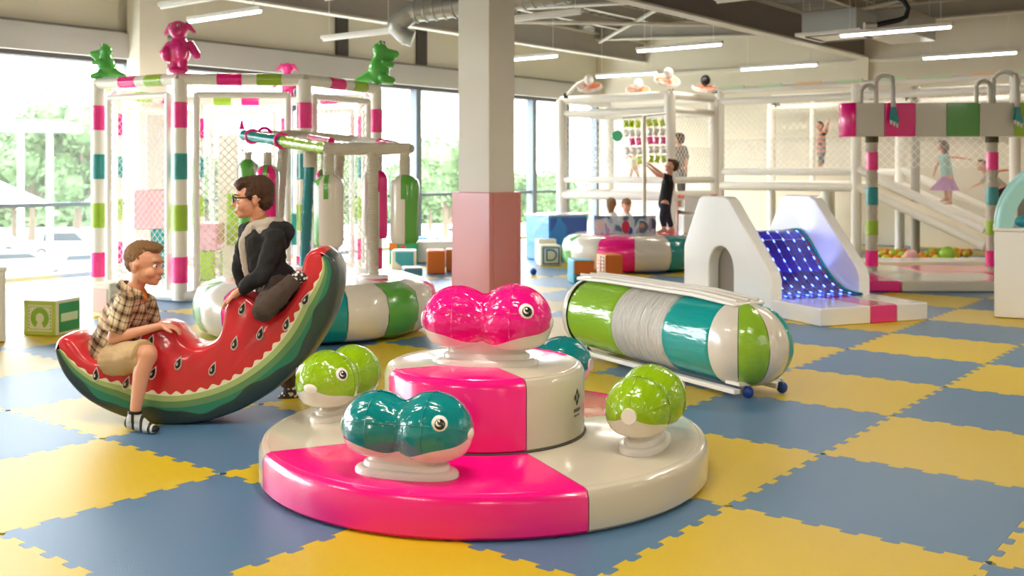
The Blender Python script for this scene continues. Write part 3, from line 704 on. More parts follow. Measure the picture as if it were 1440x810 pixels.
def eyes(H, k, parent, glasses=False, brow=None):
    for s in (-1, 1):
        c = H @ Vector((.0745*k, s*.030*k, .006*k)); f = (H.to_3x3() @ Vector((1, s*.12, 0))).normalized()
        MB().ball(c, .0115*k, 12, 8, 0).ball(c+f*.0062*k, .0068*k, 10, 6, 1).build('eye', EYM, parent)
        if brow: MB().tube([H @ Vector((.091*k, s*.014*k, .024*k)), H @ Vector((.090*k, s*.030*k, .030*k)), H @ Vector((.078*k, s*.048*k, .026*k))], [.0025*k, .0035*k, .002*k], 6).build('eyebrow', brow, parent)
    MB().tube([H @ Vector((.093*k, y*k, (-.064+abs(y)*.16)*k)) for y in (-.017, -.009, 0, .009, .017)], [.001*k, .0024*k, .003*k, .0024*k, .001*k], 8).build('mouth', mat('lips', 'A8483C', .4), parent)
    if glasses:
        g = MB()
        for s in (-1, 1):
            g.tube([H @ Vector(((.101-.012*(abs(a_)>1.6 and 0))*k, (s*.032+.024*cos(t_)*(1))*k, (.006+.017*sin(t_))*k)) for t_ in [2*pi*i/16 for i in range(16)] for a_ in (0,)], .0042*k, 6, closed=True)
            g.tube([H @ Vector((.100*k, s*.055*k, .012*k)), H @ Vector((.090*k, s*.074*k, .012*k)), H @ Vector((-.01*k, s*.086*k, .010*k))], .0038*k, 6)
        g.tube([H @ Vector((.102*k, -.008*k, .008*k)), H @ Vector((.105*k, 0, .011*k)), H @ Vector((.102*k, .008*k, .008*k))], .0038*k, 6)
        g.build('glasses', BLACK, parent)

# ---------------- boy in plaid
def boy_plaid():
    O = Vector((-2.1, 5.8, 0)); t = thing('person', 'boy in plaid shirt and khaki shorts sitting on low end of the rocker', 'person', O.x, O.y)
    p = lambda u, v, Y: px(u, v, Y)-O
    k = 1.05
    Hc = p(204, 373, 5.78); H = hframe(Hc, (1, -.22, -.10), (.04, 0, 1)); neckb = p(186, 410, 5.80); nk = p(195, 396, 5.79)
    shn, shf = p(176, 424, 5.65), p(204, 423, 5.96); pel = p(153, 505, 5.80); ch = p(179, 441, 5.80); wst = p(164, 480, 5.80)
    eln, wrn = p(159, 476, 5.60), p(226, 458, 5.60); elf, wrf = p(215, 462, 6.02), p(238, 455, 5.80)
    hpn, hpf = p(158, 506, 5.68), p(158, 506, 5.90); knn, knf = p(208, 498, 5.50), p(204, 498, 6.08)
    ann, anf = p(189, 586, 5.47), p(190, 560, 6.22)
    body = head_prims(H, k)+[('c', Hc+Vector((-.02, 0, -.05)), .05, nk, .042), ('c', nk, .042, neckb, .048),
        ('c', ch, .085, wst, .082), ('c', wst, .082, pel, .09), ('c', shn, .038, ch, .06), ('c', shf, .038, ch, .06), ('c', ch+Vector((0, .06, 0)), .07, ch-Vector((0, .06, 0)), .07),
        ('c', shn, .040, eln, .032), ('c', eln, .032, eln.lerp(wrn, .35), .031), ('c', eln.lerp(wrn, .35), .031, wrn, .019),
        ('c', shf, .040, elf, .032), ('c', elf, .031, wrf, .019),
        ('c', hpn, .075, knn, .05), ('c', hpf, .075, knf, .05), ('c', knn, .047, knn.lerp(ann, .3)+Vector((-.012, 0, 0)), .044), ('c', knn.lerp(ann, .3)+Vector((-.012, 0, 0)), .044, ann, .026),
        ('c', knf, .047, knf.lerp(anf, .35), .043), ('c', knf.lerp(anf, .35), .043, anf, .026)]
    body += hand_prims(wrn, (1, .25, -.14), (0, .1, -1), -1, 1.05, .45, .22) + hand_prims(wrf, (1, -.5, -.12), (0, 0, -1), 1, 1.0, .45, .2)
    body += foot_prims(ann, (1, -.25, -.10), 1.0) + foot_prims(anf, (1, .2, -.2), 1.0)
    lk('body', blob(body, .0048, 3), SKIN, t)
    sh = [('f', neckb+Vector((.0, 0, .0)), pel+Vector((-.015, 0, -.01)), (.085, .075), (.135, .115), (0, 1, 0), [(0, .62), (.12, 1.15), (.3, 1.25), (.6, 1.12), (1, 1.05)]),
          ('c', shn+Vector((0, .02, 0)), .052, shf-Vector((0, .02, 0)), .052),
          ('c', ch+Vector((0, .07, .01)), .085, ch-Vector((0, .07, -.01)), .085), ('c', shn, .052, ch, .085), ('c', shf, .052, ch, .085),
          ('c', ch, .11, wst, .112), ('c', wst+Vector((-.02, 0, 0)), .112, pel+Vector((-.03, 0, .03)), .105),
          ('t', [shn+Vector((0, .0, .01)), shn.lerp(eln, .5), shn.lerp(eln, .84)], [.055, .060, .066]), ('t', [shf, shf.lerp(elf, .5), shf.lerp(elf, .8)], [.055, .058, .062])]
    lk('shirt', blob(sh, .0065, 3, .011, 15, 3, (1, 1, .6)), plaid(), t, 'brown and cream plaid short-sleeved shirt')
    ax = (neckb-nk).normalized()
    cl = MB(); c0 = neckb+Vector((.004, 0, .004))
    ring = [(c0+Vector((cos(a)*.062, sin(a)*.064, -cos(a)*.03+.006))) for a in [radians(25+310*i/20) for i in range(21)]]
    vs = []
    for q in ring:
        dv = (q-c0); vs += [q-dv*.22+Vector((0, 0, .028)), q+dv*.12+Vector((0, 0, .022)), q+dv*.42-Vector((0, 0, .014)), q+dv*.36-Vector((0, 0, .02))]
    cl.add(vs, [(i*4+j, (i+1)*4+j, (i+1)*4+j+1, i*4+j+1) for i in range(20) for j in range(3)]); cl.build('collar', MATS['plaid_cotton'], t)
    lk('undershirt', blob([('c', neckb+Vector((.03, 0, -.002)), .042, neckb+Vector((.05, 0, -.03)), .035)], .006), mat('orange_tee', 'E8862A', .8), t, 'orange t-shirt at the neck')
    kh = mat('khaki_cotton', 'C2A377', .85, bump=.15, bscale=120)
    lk('shorts', blob([('c', pel, .102, pel+Vector((.03, 0, -.01)), .1), ('e', pel, (.11, .15, .095)), ('t', [hpn, hpn.lerp(knn, .5), hpn.lerp(knn, .93)], [.092, .088, .078]), ('t', [hpf, hpf.lerp(knf, .5), hpf.lerp(knf, .93)], [.092, .088, .078])], .007, 3, .007, 17, 9), kh, t, 'khaki shorts')
    sk = stripes('striped_sock', ['C9CCCB', 'BFC6C6', '2A2A2C'], .045, 'X')
    def sock(ank, d, nm):
        d = Vector(d).normalized(); pr = [(q[0], *[(x+.004 if isinstance(x, float) else x) for x in q[1:]]) if q[0] == 'c' else ('e', q[1], tuple(r+.004 for r in q[2]), q[3]) for q in foot_prims(ank, d, 1.02)]
        o = lk('sock', blob(pr+[('t', [ank-Vector((0, 0, .02)), ank+Vector((.002, 0, .028))], [.036, .034])], .005, 2), sk, t, 'striped ankle sock')
        MB().tube([ank+Vector((.002, 0, .018)), ank+Vector((.003, 0, .032))], .0355, 20).build('sock_cuff', BLACK, o)
        MB().ball(ank+d*.112+Vector((0, 0, -.046)), (.032, .034, .0205), 14, 8).build('sock_toe', BLACK, o)
    sock(ann, (1, -.25, -.10), 0); sock(anf, (1, .2, -.2), 1)
    R3 = H.to_3x3().to_4x4(); P = lambda x, y, z: H @ Vector((x*k, y*k, z*k)); e = lambda x, y, z, a, b, c: ('e', P(x, y, z), (a*k, b*k, c*k), R3)
    lk('hair', blob([e(-.030, 0, .046, .090, .081, .078), e(-.054, 0, .006, .052, .068, .052), e(.018, 0, .100, .064, .058, .030), e(.056, -.006, .098, .034, .048, .028), e(-.02, 0, .10, .06, .055, .03)], .005, 1, .005, 70, 2, (1, 1, 1)), HAIRF, t)
    eyes(H, k, t, brow=HAIRF)
boy_plaid()
# ---------------- boy in hoodie
def boy_hoodie():
    O = Vector((-1.4, 5.85, 0)); t = thing('person', 'boy with glasses and black hoodie kneeling on the raised end of the rocker', 'person', O.x, O.y)
    p = lambda u, v, Y: px(u, v, Y)-O
    k = 1.04
    Hc = p(355, 280, 5.84); H = hframe(Hc, (-1, -.30, -.04), (.0, 0, 1)); nk = p(362, 304, 5.85); neckb = p(367, 314, 5.86)
    shn, shf = p(388, 334, 5.73), p(350, 326, 5.99); ch = p(370, 345, 5.86); wst = p(376, 378, 5.87); pel = p(388, 405, 5.86)
    eln, wrn = p(367, 391, 5.62), p(334, 411, 5.62); elf, wrf = p(337, 372, 6.06), p(343, 405, 6.02)
    hpn, hpf = p(392, 408, 5.74), p(388, 410, 5.98); knn = p(371, 436, 5.53); ann = p(419, 389, 5.62)
    knf = p(398, 452, 6.2); anf = p(407, 549, 6.3)
    body = head_prims(H, k)+[('c', Hc+Vector((.02, 0, -.05)), .048, nk, .04), ('c', nk, .04, neckb, .046), ('c', ch, .085, wst, .08), ('c', wst, .08, pel, .088),
        ('c', shn, .038, ch, .06), ('c', shf, .038, ch, .06), ('c', shn, .038, eln, .03), ('c', eln, .03, wrn, .019), ('c', shf, .038, elf, .03), ('c', elf, .03, wrf, .019),
        ('c', hpn, .07, knn, .048), ('c', knn, .046, ann, .03), ('c', hpf, .07, knf, .048), ('c', knf, .046, anf, .028)]
    body += hand_prims(wrn, (-.75, .15, -.62), (.3, 0, -1), 1, 1.05, .3, .3) + hand_prims(wrf, (-.5, .1, -.6), (.3, 0, -1), -1, 1.0, .4)
    body += foot_prims(ann, (1, .25, .25), .95, (.3, -.5, .8)) + foot_prims(anf, (-.9, -.15, -.35), .98)
    lk('body', blob(body, .0048, 3), SKIN, t)
    HB = mat('hoodie_black', '1B1A1C', .9, bump=.3, bscale=120)
    hd = [('c', shn, .058, shf, .056), ('c', ch+Vector((0, .06, -.02)), .075, ch-Vector((0, .05, .02)), .075), ('c', shn, .056, wst, .095), ('c', shf, .054, wst, .095), ('f', neckb-Vector((0, 0, .01)), wst, (.10, .075), (.125, .105), (.2, 1, 0), [(0, .6), (.2, 1.15), (.5, 1.15), (1, 1)]), ('c', ch, .095, wst, .11), ('c', wst, .112, pel+Vector((0, 0, .03)), .122), ('c', neckb+Vector((.02, 0, -.02)), .06, ch, .1),
          ('c', shn, .055, eln, .046), ('t', [eln-(wrn-eln)*.05, eln.lerp(wrn, .5), eln.lerp(wrn, .9)], [.047, .042, .034]), ('c', shf, .054, elf, .045), ('t', [elf, elf.lerp(wrf, .92)], [.045, .034]),
          ('c', neckb+Vector((.10, -.09, -.03)), .045, neckb+Vector((.13, .07, -.045)), .045), ('c', neckb+Vector((.13, .0, -.06)), .058, neckb+Vector((.12, .0, -.10)), .05)]
    lk('hoodie', blob(hd, .0065, 3, .014, 13, 5), HB, t, 'black zipped hoodie')
    GR = mat('grey_lining', 'B7ADA0', .85, bump=.2, bscale=120)
    f0 = ch+Vector((-.085, -.055, .03))
    lk('hoodie_front', blob([('c', neckb+Vector((-.045, -.03, -.03)), .035, ch+Vector((-.098, -.035, .02)), .032), ('c', ch+Vector((-.098, -.035, .02)), .032, wst+Vector((-.098, -.045, .01)), .032), ('c', wst+Vector((-.098, -.045, .01)), .032, wst+Vector((-.085, -.05, -.05)), .026)], .006, 2, .006, 30, 1, (3, 3, .5)), GR, t, 'pale grey front panel')
    lk('hood_lining', blob([('c', neckb+Vector((-.02, -.05, -.01)), .03, neckb+Vector((.06, -.055, -.005)), .045), ('c', neckb+Vector((.06, -.05, -.005)), .045, neckb+Vector((.09, .05, -.01)), .04), ('c', neckb+Vector((.02, -.07, -.04)), .03, neckb+Vector((.10, -.075, -.05)), .03)], .006, 2, .005, 30, 4), GR, t, 'pale hood lining')
    lk('undershirt', blob([('t', [neckb+Vector((.004, 0, -.015)), nk+Vector((.0, 0, -.006))], [.062, .050])], .005, 2), mat('mustard_tee', 'A5722E', .8), t, 'mustard t-shirt collar')
    TR = mat('brown_trousers', '4A3B33', .85, bump=.3, bscale=100)
    lk('trousers', blob([('e', pel, (.105, .14, .1)), ('c', hpn, .085, knn, .062), ('t', [knn-(ann-knn)*.02, knn.lerp(ann, .5), knn.lerp(ann, .92)], [.062, .056, .044]), ('c', hpf, .085, knf, .062), ('t', [knf, knf.lerp(anf, .5), knf.lerp(anf, .93)], [.06, .052, .046]), ('c', knn, .062, knn, .0621)], .0065, 3, .008, 16, 8), TR, t, 'dark brown trousers')
    sk = mat('patterned_sock', '3E3A3A', .8); n = sk.node_tree; vo = n.nodes.new('ShaderNodeTexVoronoi'); vo.inputs['Scale'].default_value = 45; tcx = n.nodes.new('ShaderNodeTexCoord'); n.links.new(tcx.outputs['Object'], vo.inputs[0])
    rp = n.nodes.new('ShaderNodeValToRGB'); rp.color_ramp.interpolation = 'CONSTANT'; rp.color_ramp.elements[0].color = (*lin('E8E4DC'), 1); rp.color_ramp.elements[1].position = .42; rp.color_ramp.elements[1].color = (*lin('35302F'), 1); n.links.new(vo.outputs['Distance'], rp.inputs[0]); n.links.new(rp.outputs[0], n.nodes['Principled BSDF'].inputs['Base Color'])
    for ank, d, up in ((ann, (1, .25, .25), (.3, -.5, .8)), (anf, (-.9, -.15, -.35), (0, 0, 1))):
        pr = [('c', q[1], q[2]+.004, q[3], q[4]+.004) if q[0] == 'c' else ('e', q[1], tuple(r+.004 for r in q[2]), q[3]) for q in foot_prims(ank, d, .97, up)]
        ub = (knn-ann).normalized() if up[0] else Vector((0, 0, 1))
        lk('sock', blob(pr+[('t', [ank, ank+ub*.06], [.034, .036])], .0055, 2), sk, t, 'spotted black and white sock')
    R3 = H.to_3x3().to_4x4(); P = lambda x, y, z: H @ Vector((x*k, y*k, z*k)); e = lambda x, y, z, a, b, c: ('e', P(x, y, z), (a*k, b*k, c*k), R3)
    lk('hair', blob([e(-.028, 0, .046, .095, .087, .084), e(-.055, 0, .0, .06, .076, .068), e(.030, .0, .088, .058, .066, .034), e(.062, .028, .078, .028, .035, .030), e(.066, -.02, .082, .026, .034, .024), e(.012, .07, .03, .03, .016, .035), e(.012, -.07, .03, .03, .016, .035)], .005, 1, .007, 55, 7), HAIRB, t)
    eyes(H, k, t, True, HAIRB)
boy_hoodie()
# ---------------- simpler distant figures (same construction, coarser)
def kid(label, O, J, k, cloth, voxel=.012, world=False, hairm=HAIRB, face=(1, 0, 0), skirt=None, hair_long=False, skin=None, bottom=None, shoes=None, name='person', extra=None, sleeves=.5):
    """J: head, neck, pelvis, sh/el/wr/hp/kn/an pairs in local metres"""
    t = thing(name, label, 'person', O[0], O[1], O[2])
    g = lambda n_: Vector(J[n_]); SK = skin or SKIN; up = (g('head')-g('neck')).normalized(); H = hframe(g('head'), face, (0, 0, 1))
    nk, pel = g('neck'), g('pelvis'); ch = nk.lerp(pel, .3); pr = head_prims(H, k)+[('c', g('head')-Vector((0, 0, .04*k)), .045*k, nk, .045*k), ('c', ch, .085*k, pel, .085*k)]
    for s in 'LR':
        pr += [('c', g('sh'+s), .036*k, ch, .06*k), ('c', g('sh'+s), .036*k, g('el'+s), .029*k), ('c', g('el'+s), .029*k, g('wr'+s), .019*k)]
        d = (g('wr'+s)-g('el'+s)).normalized()
        pr += hand_prims(g('wr'+s), d, (0, .2, -1) if abs(d.z) < .8 else (1, 0, 0), 1 if s == 'L' else -1, k*.95, .3, .3)
        if 'kn'+s in J:
            pr += [('c', g('hp'+s), .07*k, g('kn'+s), .046*k), ('c', g('kn'+s), .045*k, g('an'+s), .027*k)]+foot_prims(g('an'+s), J.get('toe', face), k)
    lk('body', blob(pr, voxel*.6, 2), SK, t)
    sh = [('c', nk-Vector((0, 0, .03*k)), .055*k, ch, .1*k), ('c', ch, .1*k, pel-(nk-pel).normalized()*.03*k, .108*k), ('c', g('shL'), .052*k, g('shR'), .052*k)]
    for s in 'LR': sh += [('c', g('sh'+s), .052*k, ch, .08*k), ('t', [g('sh'+s), g('sh'+s).lerp(g('el'+s), sleeves)], [.05*k, .05*k])]
    lk('top', blob(sh, voxel*.8, 2, .006, 14), cloth, t)
    if bottom and 'knL' in J:
        lk('trousers', blob([('e', pel, (.105*k, .105*k, .1*k))]+[('t', [g('hp'+s), g('kn'+s), g('kn'+s).lerp(g('an'+s), .85)], [.08*k, .058*k, .045*k]) for s in 'LR'], voxel*.8, 2, .006, 14), bottom, t)
    if skirt:
        mb = MB(); n = 48; K = 7
        for i in range(K):
            f = i/(K-1); r = (.095+.15*f)*k; z = -.02-.27*f
            mb.v += [tuple(pel+Vector((cos(2*pi*j/n)*r*(1+.14*f*cos(9*2*pi*j/n))-.05*f*k, sin(2*pi*j/n)*r*(1+.14*f*sin(7*2*pi*j/n)), z*k))) for j in range(n)]
        mb.f = [(i*n+j, i*n+(j+1) % n, (i+1)*n+(j+1) % n, (i+1)*n+j) for i in range(K-1) for j in range(n)]; mb.m = [0]*len(mb.f)
        mb.build('skirt', skirt, t, smooth=180)
    R3 = H.to_3x3().to_4x4(); P = lambda x, y, z: H @ Vector((x*k, y*k, z*k)); e = lambda x, y, z, a, b, c: ('e', P(x, y, z), (a*k, b*k, c*k), R3)
    hr = [e(-.03, 0, .045, .093, .086, .082), e(-.055, 0, .0, .062, .076, .07), e(.03, 0, .088, .058, .064, .032)]
    if hair_long: hr += [e(-.085, 0, -.02, .045, .07, .09), e(-.09, 0, -.10, .035, .045, .08)]
    lk('hair', blob(hr, .008, 1, .006, 50), hairm, t)
    eyes(H, k, t)
    return t
def stand(k, lean=0, arm=0):
    return {'head': (0, 0, 1.0*k), 'neck': (0, 0, .86*k), 'pelvis': (0, 0, .52*k), 'shL': (0, .12*k, .83*k), 'shR': (0, -.12*k, .83*k), 'elL': (.02, .16*k, .66*k), 'elR': (.02, -.16*k, .66*k),
            'wrL': (.06, .15*k, .52*k), 'wrR': (.06, -.15*k, .52*k), 'hpL': (0, .055*k, .5*k), 'hpR': (0, -.055*k, .5*k), 'knL': (.01, .06*k, .28*k), 'knR': (.01, -.06*k, .28*k), 'anL': (0, .06*k, .065*k), 'anR': (0, -.06*k, .065*k)}
BLK = mat('black_cotton', '1C1D20', .9); NAVY = mat('navy_cotton', '2A2C3C', .9)
# boy in black reaching to the spinner board, standing on the far carousel
def J_from(O, d):
    O = Vector(O); out = {}
    for kk, (u, v, Y) in d.items(): out[kk] = px(u, v, Y)-O
    return out
KO = Vector(((936-720)*14.6/FPX, 14.6, .5))
J = J_from(KO, dict(head=(944, 234, 14.6), neck=(941, 246, 14.6), pelvis=(935, 285, 14.6), shL=(937, 249, 14.72), shR=(938, 249, 14.46), elL=(924, 240, 14.75), elR=(924, 246, 14.45), wrL=(915, 232.5, 14.75), wrR=(914, 237, 14.5),
  hpL=(936, 287, 14.66), hpR=(935, 287, 14.52), knL=(939, 305, 14.66), knR=(932, 305, 14.5), anL=(945, 321.5, 14.66), anR=(934, 321.5, 14.45)))
J['toe'] = (-1, -.2, -.1)
kid('child in black t-shirt and dark trousers reaching up to the coloured pyramid board', KO, J, .86, BLK, face=(-1, -.1, .25), bottom=NAVY, sleeves=.35)
def seated(u, v, Y, z0, label, hair, cloth, face, lng):
    O = Vector(((u-720)*Y/FPX, Y, z0)); h = px(u, v, Y)-O; k = .86; n_ = h-Vector((0, 0, .14*k)); pz = Vector((n_.x, 0, .1))
    J = {'head': h, 'neck': n_, 'pelvis': pz, 'shL': n_+Vector((0, .1, -.03)), 'shR': n_+Vector((0, -.1, -.03)), 'elL': n_+Vector((.06, .13, -.17)), 'elR': n_+Vector((.06, -.13, -.17)), 'wrL': n_+Vector((.14, .08, -.22)), 'wrR': n_+Vector((.14, -.08, -.22)),
         'hpL': pz+Vector((0, .06, -.02)), 'hpR': pz+Vector((0, -.06, -.02)), 'knL': pz+Vector((.2, .08, 0)), 'knR': pz+Vector((.2, -.08, 0)), 'anL': pz+Vector((.36, .06, -.03)), 'anR': pz+Vector((.36, -.06, -.03))}
    return kid(label, O, J, k, cloth, hairm=hair, face=face, hair_long=lng, bottom=NAVY)
WT_ = mat('white_cotton', 'E8E4DC', .9)
seated(860, 288, 15.25, .5, 'small child with light brown hair and ponytail sitting behind the printed panel', HAIRF, WT_, (.2, 1, 0), True)
seated(881, 290, 15.05, .5, 'small child with short brown hair looking down behind the printed panel', HAIRF, WT_, (.1, -1, -.5), False)
# ================================================================ DOUGHNUT CAROUSELS
def pouf(parent, R, h, n, colf, top_colf, name='gore', hub=None):
    prof = [(0.30*R, h), (.62*R, h), (.80*R, h-.012), (.90*R, h-.05), (.965*R, h*.80), (R, h*.55), (R*.99, h*.32), (R*.94, h*.12), (R*.86, .02), (.5*R, .01)]
    for k in range(n):
        a0 = 2*pi*k/n+colf[1]; a1 = a0+2*pi/n; g = .003
        # side gore swells a little between its seams
        mb = MB(); m_ = 8; P = prof[2:]
        for i in range(m_+1):
            a = a0+g+(a1-a0-2*g)*i/m_; b = .018*sin(pi*i/m_)
            for r, z in P: mb.v.append(((r+b*(r > .85*R))*cos(a), (r+b*(r > .85*R))*sin(a), z))
        K = len(P); mb.f = [(i*K+j, (i+1)*K+j, (i+1)*K+j+1, i*K+j+1) for i in range(m_) for j in range(K-1)]; mb.m = [0]*len(mb.f)
        mb.build(name, colf[0][k % len(colf[0])], parent, smooth=60)
    nt_ = len(top_colf[0])
    for k in range(nt_):
        a0 = 2*pi*k/nt_+top_colf[1]
        MB().lathe([(0, h), (.62*R, h), (.80*R, h-.012), (.80*R, h-.04), (0, h-.04)], 10, 0, a0+.004, a0+2*pi/nt_-.004).build('top_panel', top_colf[0][k], parent, smooth=30)
# ---- punching bag spinner
SX, SY = -1.68, 9.02
sp_t = thing('bag_spinner', 'round striped vinyl spinner with overhead frame for hanging bags, behind the rocker', 'carousel', SX, SY)
a0 = radians(-90+4)
pouf(sp_t, 1.02, .47, 18, ([TEAL, CREAM, GREEN, CREAM, PINK, CREAM], a0), ([CREAM, PINK, CREAM, PINK, CREAM, PINK], radians(20)))
SL = lambda u, v, Y: px(u, v, Y)-Vector((SX, SY, 0))
WR = vinyl('cream_wrapped_foam', 'E0D8C4', .8, 14, (1, 1, 9), .35)
def wrap_tube(path, r, m, parent, name, n=14, seed=1):
    P = [Vector(p) for p in path]; out = [P[0]]
    for a, b in zip(P[:-1], P[1:]):
        k = max(1, int((b-a).length/.03)); out += [a.lerp(b, i/k) for i in range(1, k+1)]
    rr = random.Random(seed); R_ = [r*(1+rr.uniform(-.07, .07)) for _ in out]
    return MB().tube(out, R_, n).build(name, m, parent, smooth=60)
po = [((525, 384, 8.75), (524, 206, 8.75), WR, 'pole'), ((428, 372, 9.6), (436, 216, 9.2), TEALW, 'pole'), ((468, 368, 10.0), (478, 212, 9.8), WR, 'pole'), ((388, 372, 9.9), (398, 206, 9.7), WR, 'pole')]
for i, (a, b, m, nm) in enumerate(po):
    A = SL(*a); B = SL(*b); A.z = .47
    o = wrap_tube([A, B], .045 if i == 0 else .048, m, sp_t, 'pole', seed=i)
    if m is TEALW:
        o['label'] = 'teal wrapped pole'; MB().tube([B-Vector((0, 0, .12)), B+Vector((0, 0, .02))], .06, 16).build('pole_sleeve', WR, o)
    MB().lathe([(0, 0), (.13, 0), (.13, .02), (.115, .03), (0, .03)], 24, M=Matrix.Translation(A)).build('pole_flange', WHITE, sp_t)
fz = 0
# overhead frame: front bar, side bars, back bars
f = lambda u, v, Y: SL(u, v, Y)
bars = [([f(457, 210, 8.75), f(577, 209, 8.75)], .05, WR, 'front_bar', None), ([f(343, 190, 9.9), f(400, 199, 9.5)], .05, TEAL, 'frame_bar', 'teal frame bar'), ([f(400, 199, 9.5), f(462, 209, 8.8)], .055, LIMEW, 'frame_bar', 'lime frame bar'),
        ([f(343, 190, 9.9), f(420, 188, 10.4), f(500, 196, 10.2)], .035, WR, 'frame_bar', None), ([f(500, 196, 10.2), f(577, 209, 8.8)], .035, WR, 'frame_bar', None), ([f(436, 193, 10.0), f(466, 198, 9.6)], .03, PINK, 'frame_bar', 'short pink bar'), ([f(534, 201, 9.5), f(556, 205, 9.2)], .043, PINK, 'frame_bar', 'short pink sleeve on the frame'), ([f(436, 206, 9.3), f(575, 207, 9.0)], .035, WR, 'frame_bar', None)]
for path, r, m, nm, lb_ in bars:
    o = wrap_tube(path, r, m, sp_t, nm, seed=len(path))
    if lb_: o['label'] = lb_
for u, v, Y in ((355, 192, 9.8), (396, 198, 9.5), (372, 189, 10.0)):
    MB().tube(arc((0, 0, 0), .062, 0, 2*pi*15/16, 15, 'xz'), .016, 8, closed=True).build('frame_ring', PINK, sp_t).location = f(u, v, Y)
MB().lathe([(0, .1), (.004, .1), (.03, 0), (0, 0)], 10).build('frame_tip', PINK, sp_t).location = f(340, 182, 9.9)
def bag(u, vt, vb, Y, wpx, cols, label, edges=None, drop=None):
    rot = 0
    top = px(u, vt, Y); bot = px(u, vb, Y); h = top.z-bot.z; r = wpx*Y/FPX/2
    t = thing('punching_bag', label, 'punching bag', top.x, Y, bot.z, rot, 'padded bags hung round the spinner frame')
    n = len(cols); ed = [radians(q) for q in (edges or [180+360*k/n for k in range(n)])]; ed.append(ed[0]+2*pi)
    for k in range(n):
        MB().lathe([(0, 0), (r*.82, 0), (r*.95, .02), (r, .06), (r, h-.09), (r*.9, h-.05), (r*.6, h-.015), (r*.35, h)], max(3, int((ed[k+1]-ed[k])/.2)), 0, ed[k], ed[k+1], caps=False).build('bag_panel', cols[k], t, smooth=50)
    MB().lathe([(0, h), (r*.36, h), (r*.3, h-.02)], 16).build('bag_cap', cols[0], t)
    for a in (0, pi/2): 
        MB().add([(cos(a)*x*r-sin(a)*y, sin(a)*x*r+cos(a)*y, z) for x, z in ((-1.04, h-.2), (-1.04, h-.085), (-.95, h-.045), (-.64, h-.008), (0, h+.012), (.64, h-.008), (.95, h-.045), (1.04, h-.085), (1.04, h-.2)) for y in (-.02, .02)], [(2*i, 2*i+1, 2*i+3, 2*i+2) for i in range(8)]).build('strap', cols[1] if cols[0] is CREAM else GREEN, t, smooth=60)
    d = drop if drop is not None else (top.z and (CH-(209-HOR)*Y/FPX)-bot.z)
    wrap_tube([(0, 0, h-.0), (0, 0, max(d-.03, h+.05))], r*.38, WR, t, 'hanger_sleeve', seed=3)
bag(462, 246, 347, 8.75, 42, [GREEN, CREAM, GREEN, CREAM], 'cream hanging bag with green left edge right of the teal pole', [180, 240, 360, 440])
bag(569, 246, 342, 8.75, 40, [CREAM, GREEN, CREAM, GREEN], 'cream and green hanging bag farthest right on the front bar', [190, 277, 370, 450])
bag(349, 224, 318, 9.8, 27, [GREEN, CREAM], 'green hanging bag above the boy in the hoodie, leftmost', [180, 320])
bag(376, 232, 345, 9.5, 32, [PINK, CREAM], 'bright pink hanging bag just behind the boy in the hoodie', [190, 330])
bag(533, 240, 335, 9.9, 24, [CREAM, PINK], 'pink hanging bag half hidden behind the cream pole', [180, 280])
bag(519, 242, 332, 10.3, 18, [CREAM, CREAM, PINK, CREAM], 'narrow cream hanging bag behind the cream pole')
bag(455, 238, 322, 10.1, 22, [PINK, PINK, CREAM, CREAM], 'pink hanging bag mostly hidden behind the one with the green left edge')
# ---- far carousel with pyramid board
TX, TY = (888-720)*14.72/FPX, 14.72
fc = thing('low_carousel', 'low round carousel of pink, cream and teal vinyl, child in black standing on it', 'carousel', TX, TY)
pouf(fc, .98, .5, 12, ([PINK, CREAM, TEAL, CREAM, GREEN, CREAM], radians(-90-34)), ([CREAM, PINK, CREAM, PINK, CREAM, PINK], 0))
TL = lambda u, v, Y: px(u, v, Y)-Vector((TX, TY, 0))
A = TL(906, 300, 14.7); A.z = .5; B = TL(906, 163, 14.7)
MB().tube([A, B], .028, 12).build('centre_pole', CREAMP, fc)
# pyramid board: two wings of soft pyramids on cords
pb = thing('pyramid_board', 'hanging board of lime, white and pink soft pyramids on a net frame', 'play panel', (906-720)*14.95/FPX, 14.95, 1.4)
BL = lambda u, v, Y: px(u, v, Y)-Vector(((906-720)*14.95/FPX, 14.95, 1.4))
MB().tube([BL(876, 166, 15.1), BL(906, 163, 14.9), BL(937, 160, 15.1)], .012, 8).build('top_rail', GALV, pb)
YPY = mat('lime_yellow_soft', 'C3D92A', .45, coat=.3); WPY = mat('white_soft', 'EDEBE6', .45, coat=.3); PPY = mat('pink_soft', 'F0409C', .45, coat=.3)
def pyr(u, v, Y, m):
    s = .041; h_ = .055; me = MB().add([(-s, 0, -h_), (s, 0, -h_), (s, 0, h_), (-s, 0, h_), (0, -.075, 0), (0, .075, 0)], [(0, 1, 4), (1, 2, 4), (2, 3, 4), (3, 0, 4), (1, 0, 5), (2, 1, 5), (3, 2, 5), (0, 3, 5)])
    o = me.build('soft_pyramid', m, pb, .006, smooth=0); o.location = BL(u, v, Y); o.rotation_euler = (0, random.uniform(-.3, .3), random.uniform(-.5, .5))
for row, (v, m) in enumerate(((174, YPY), (187, WPY), (199, PPY), (212, WPY), (225, YPY))):
    for i, u in enumerate((880, 888, 897, 913, 921.5, 931)):
        if row == 4 and i in (0, 1): continue
        if row == 2 and i == 0: continue
        pyr(u+row*.6, v+(.0 if i < 3 else -1.5), 14.95+.05*abs(i-2.5), m)
cd_ = MB()
for u in (880, 888, 897, 913, 921.5, 931): cd_.tube([BL(u, 165, 15.0), BL(u+2, 234, 15.0)], .004, 4)
cd_.build('cord', NETM, pb)['kind'] = 'stuff'
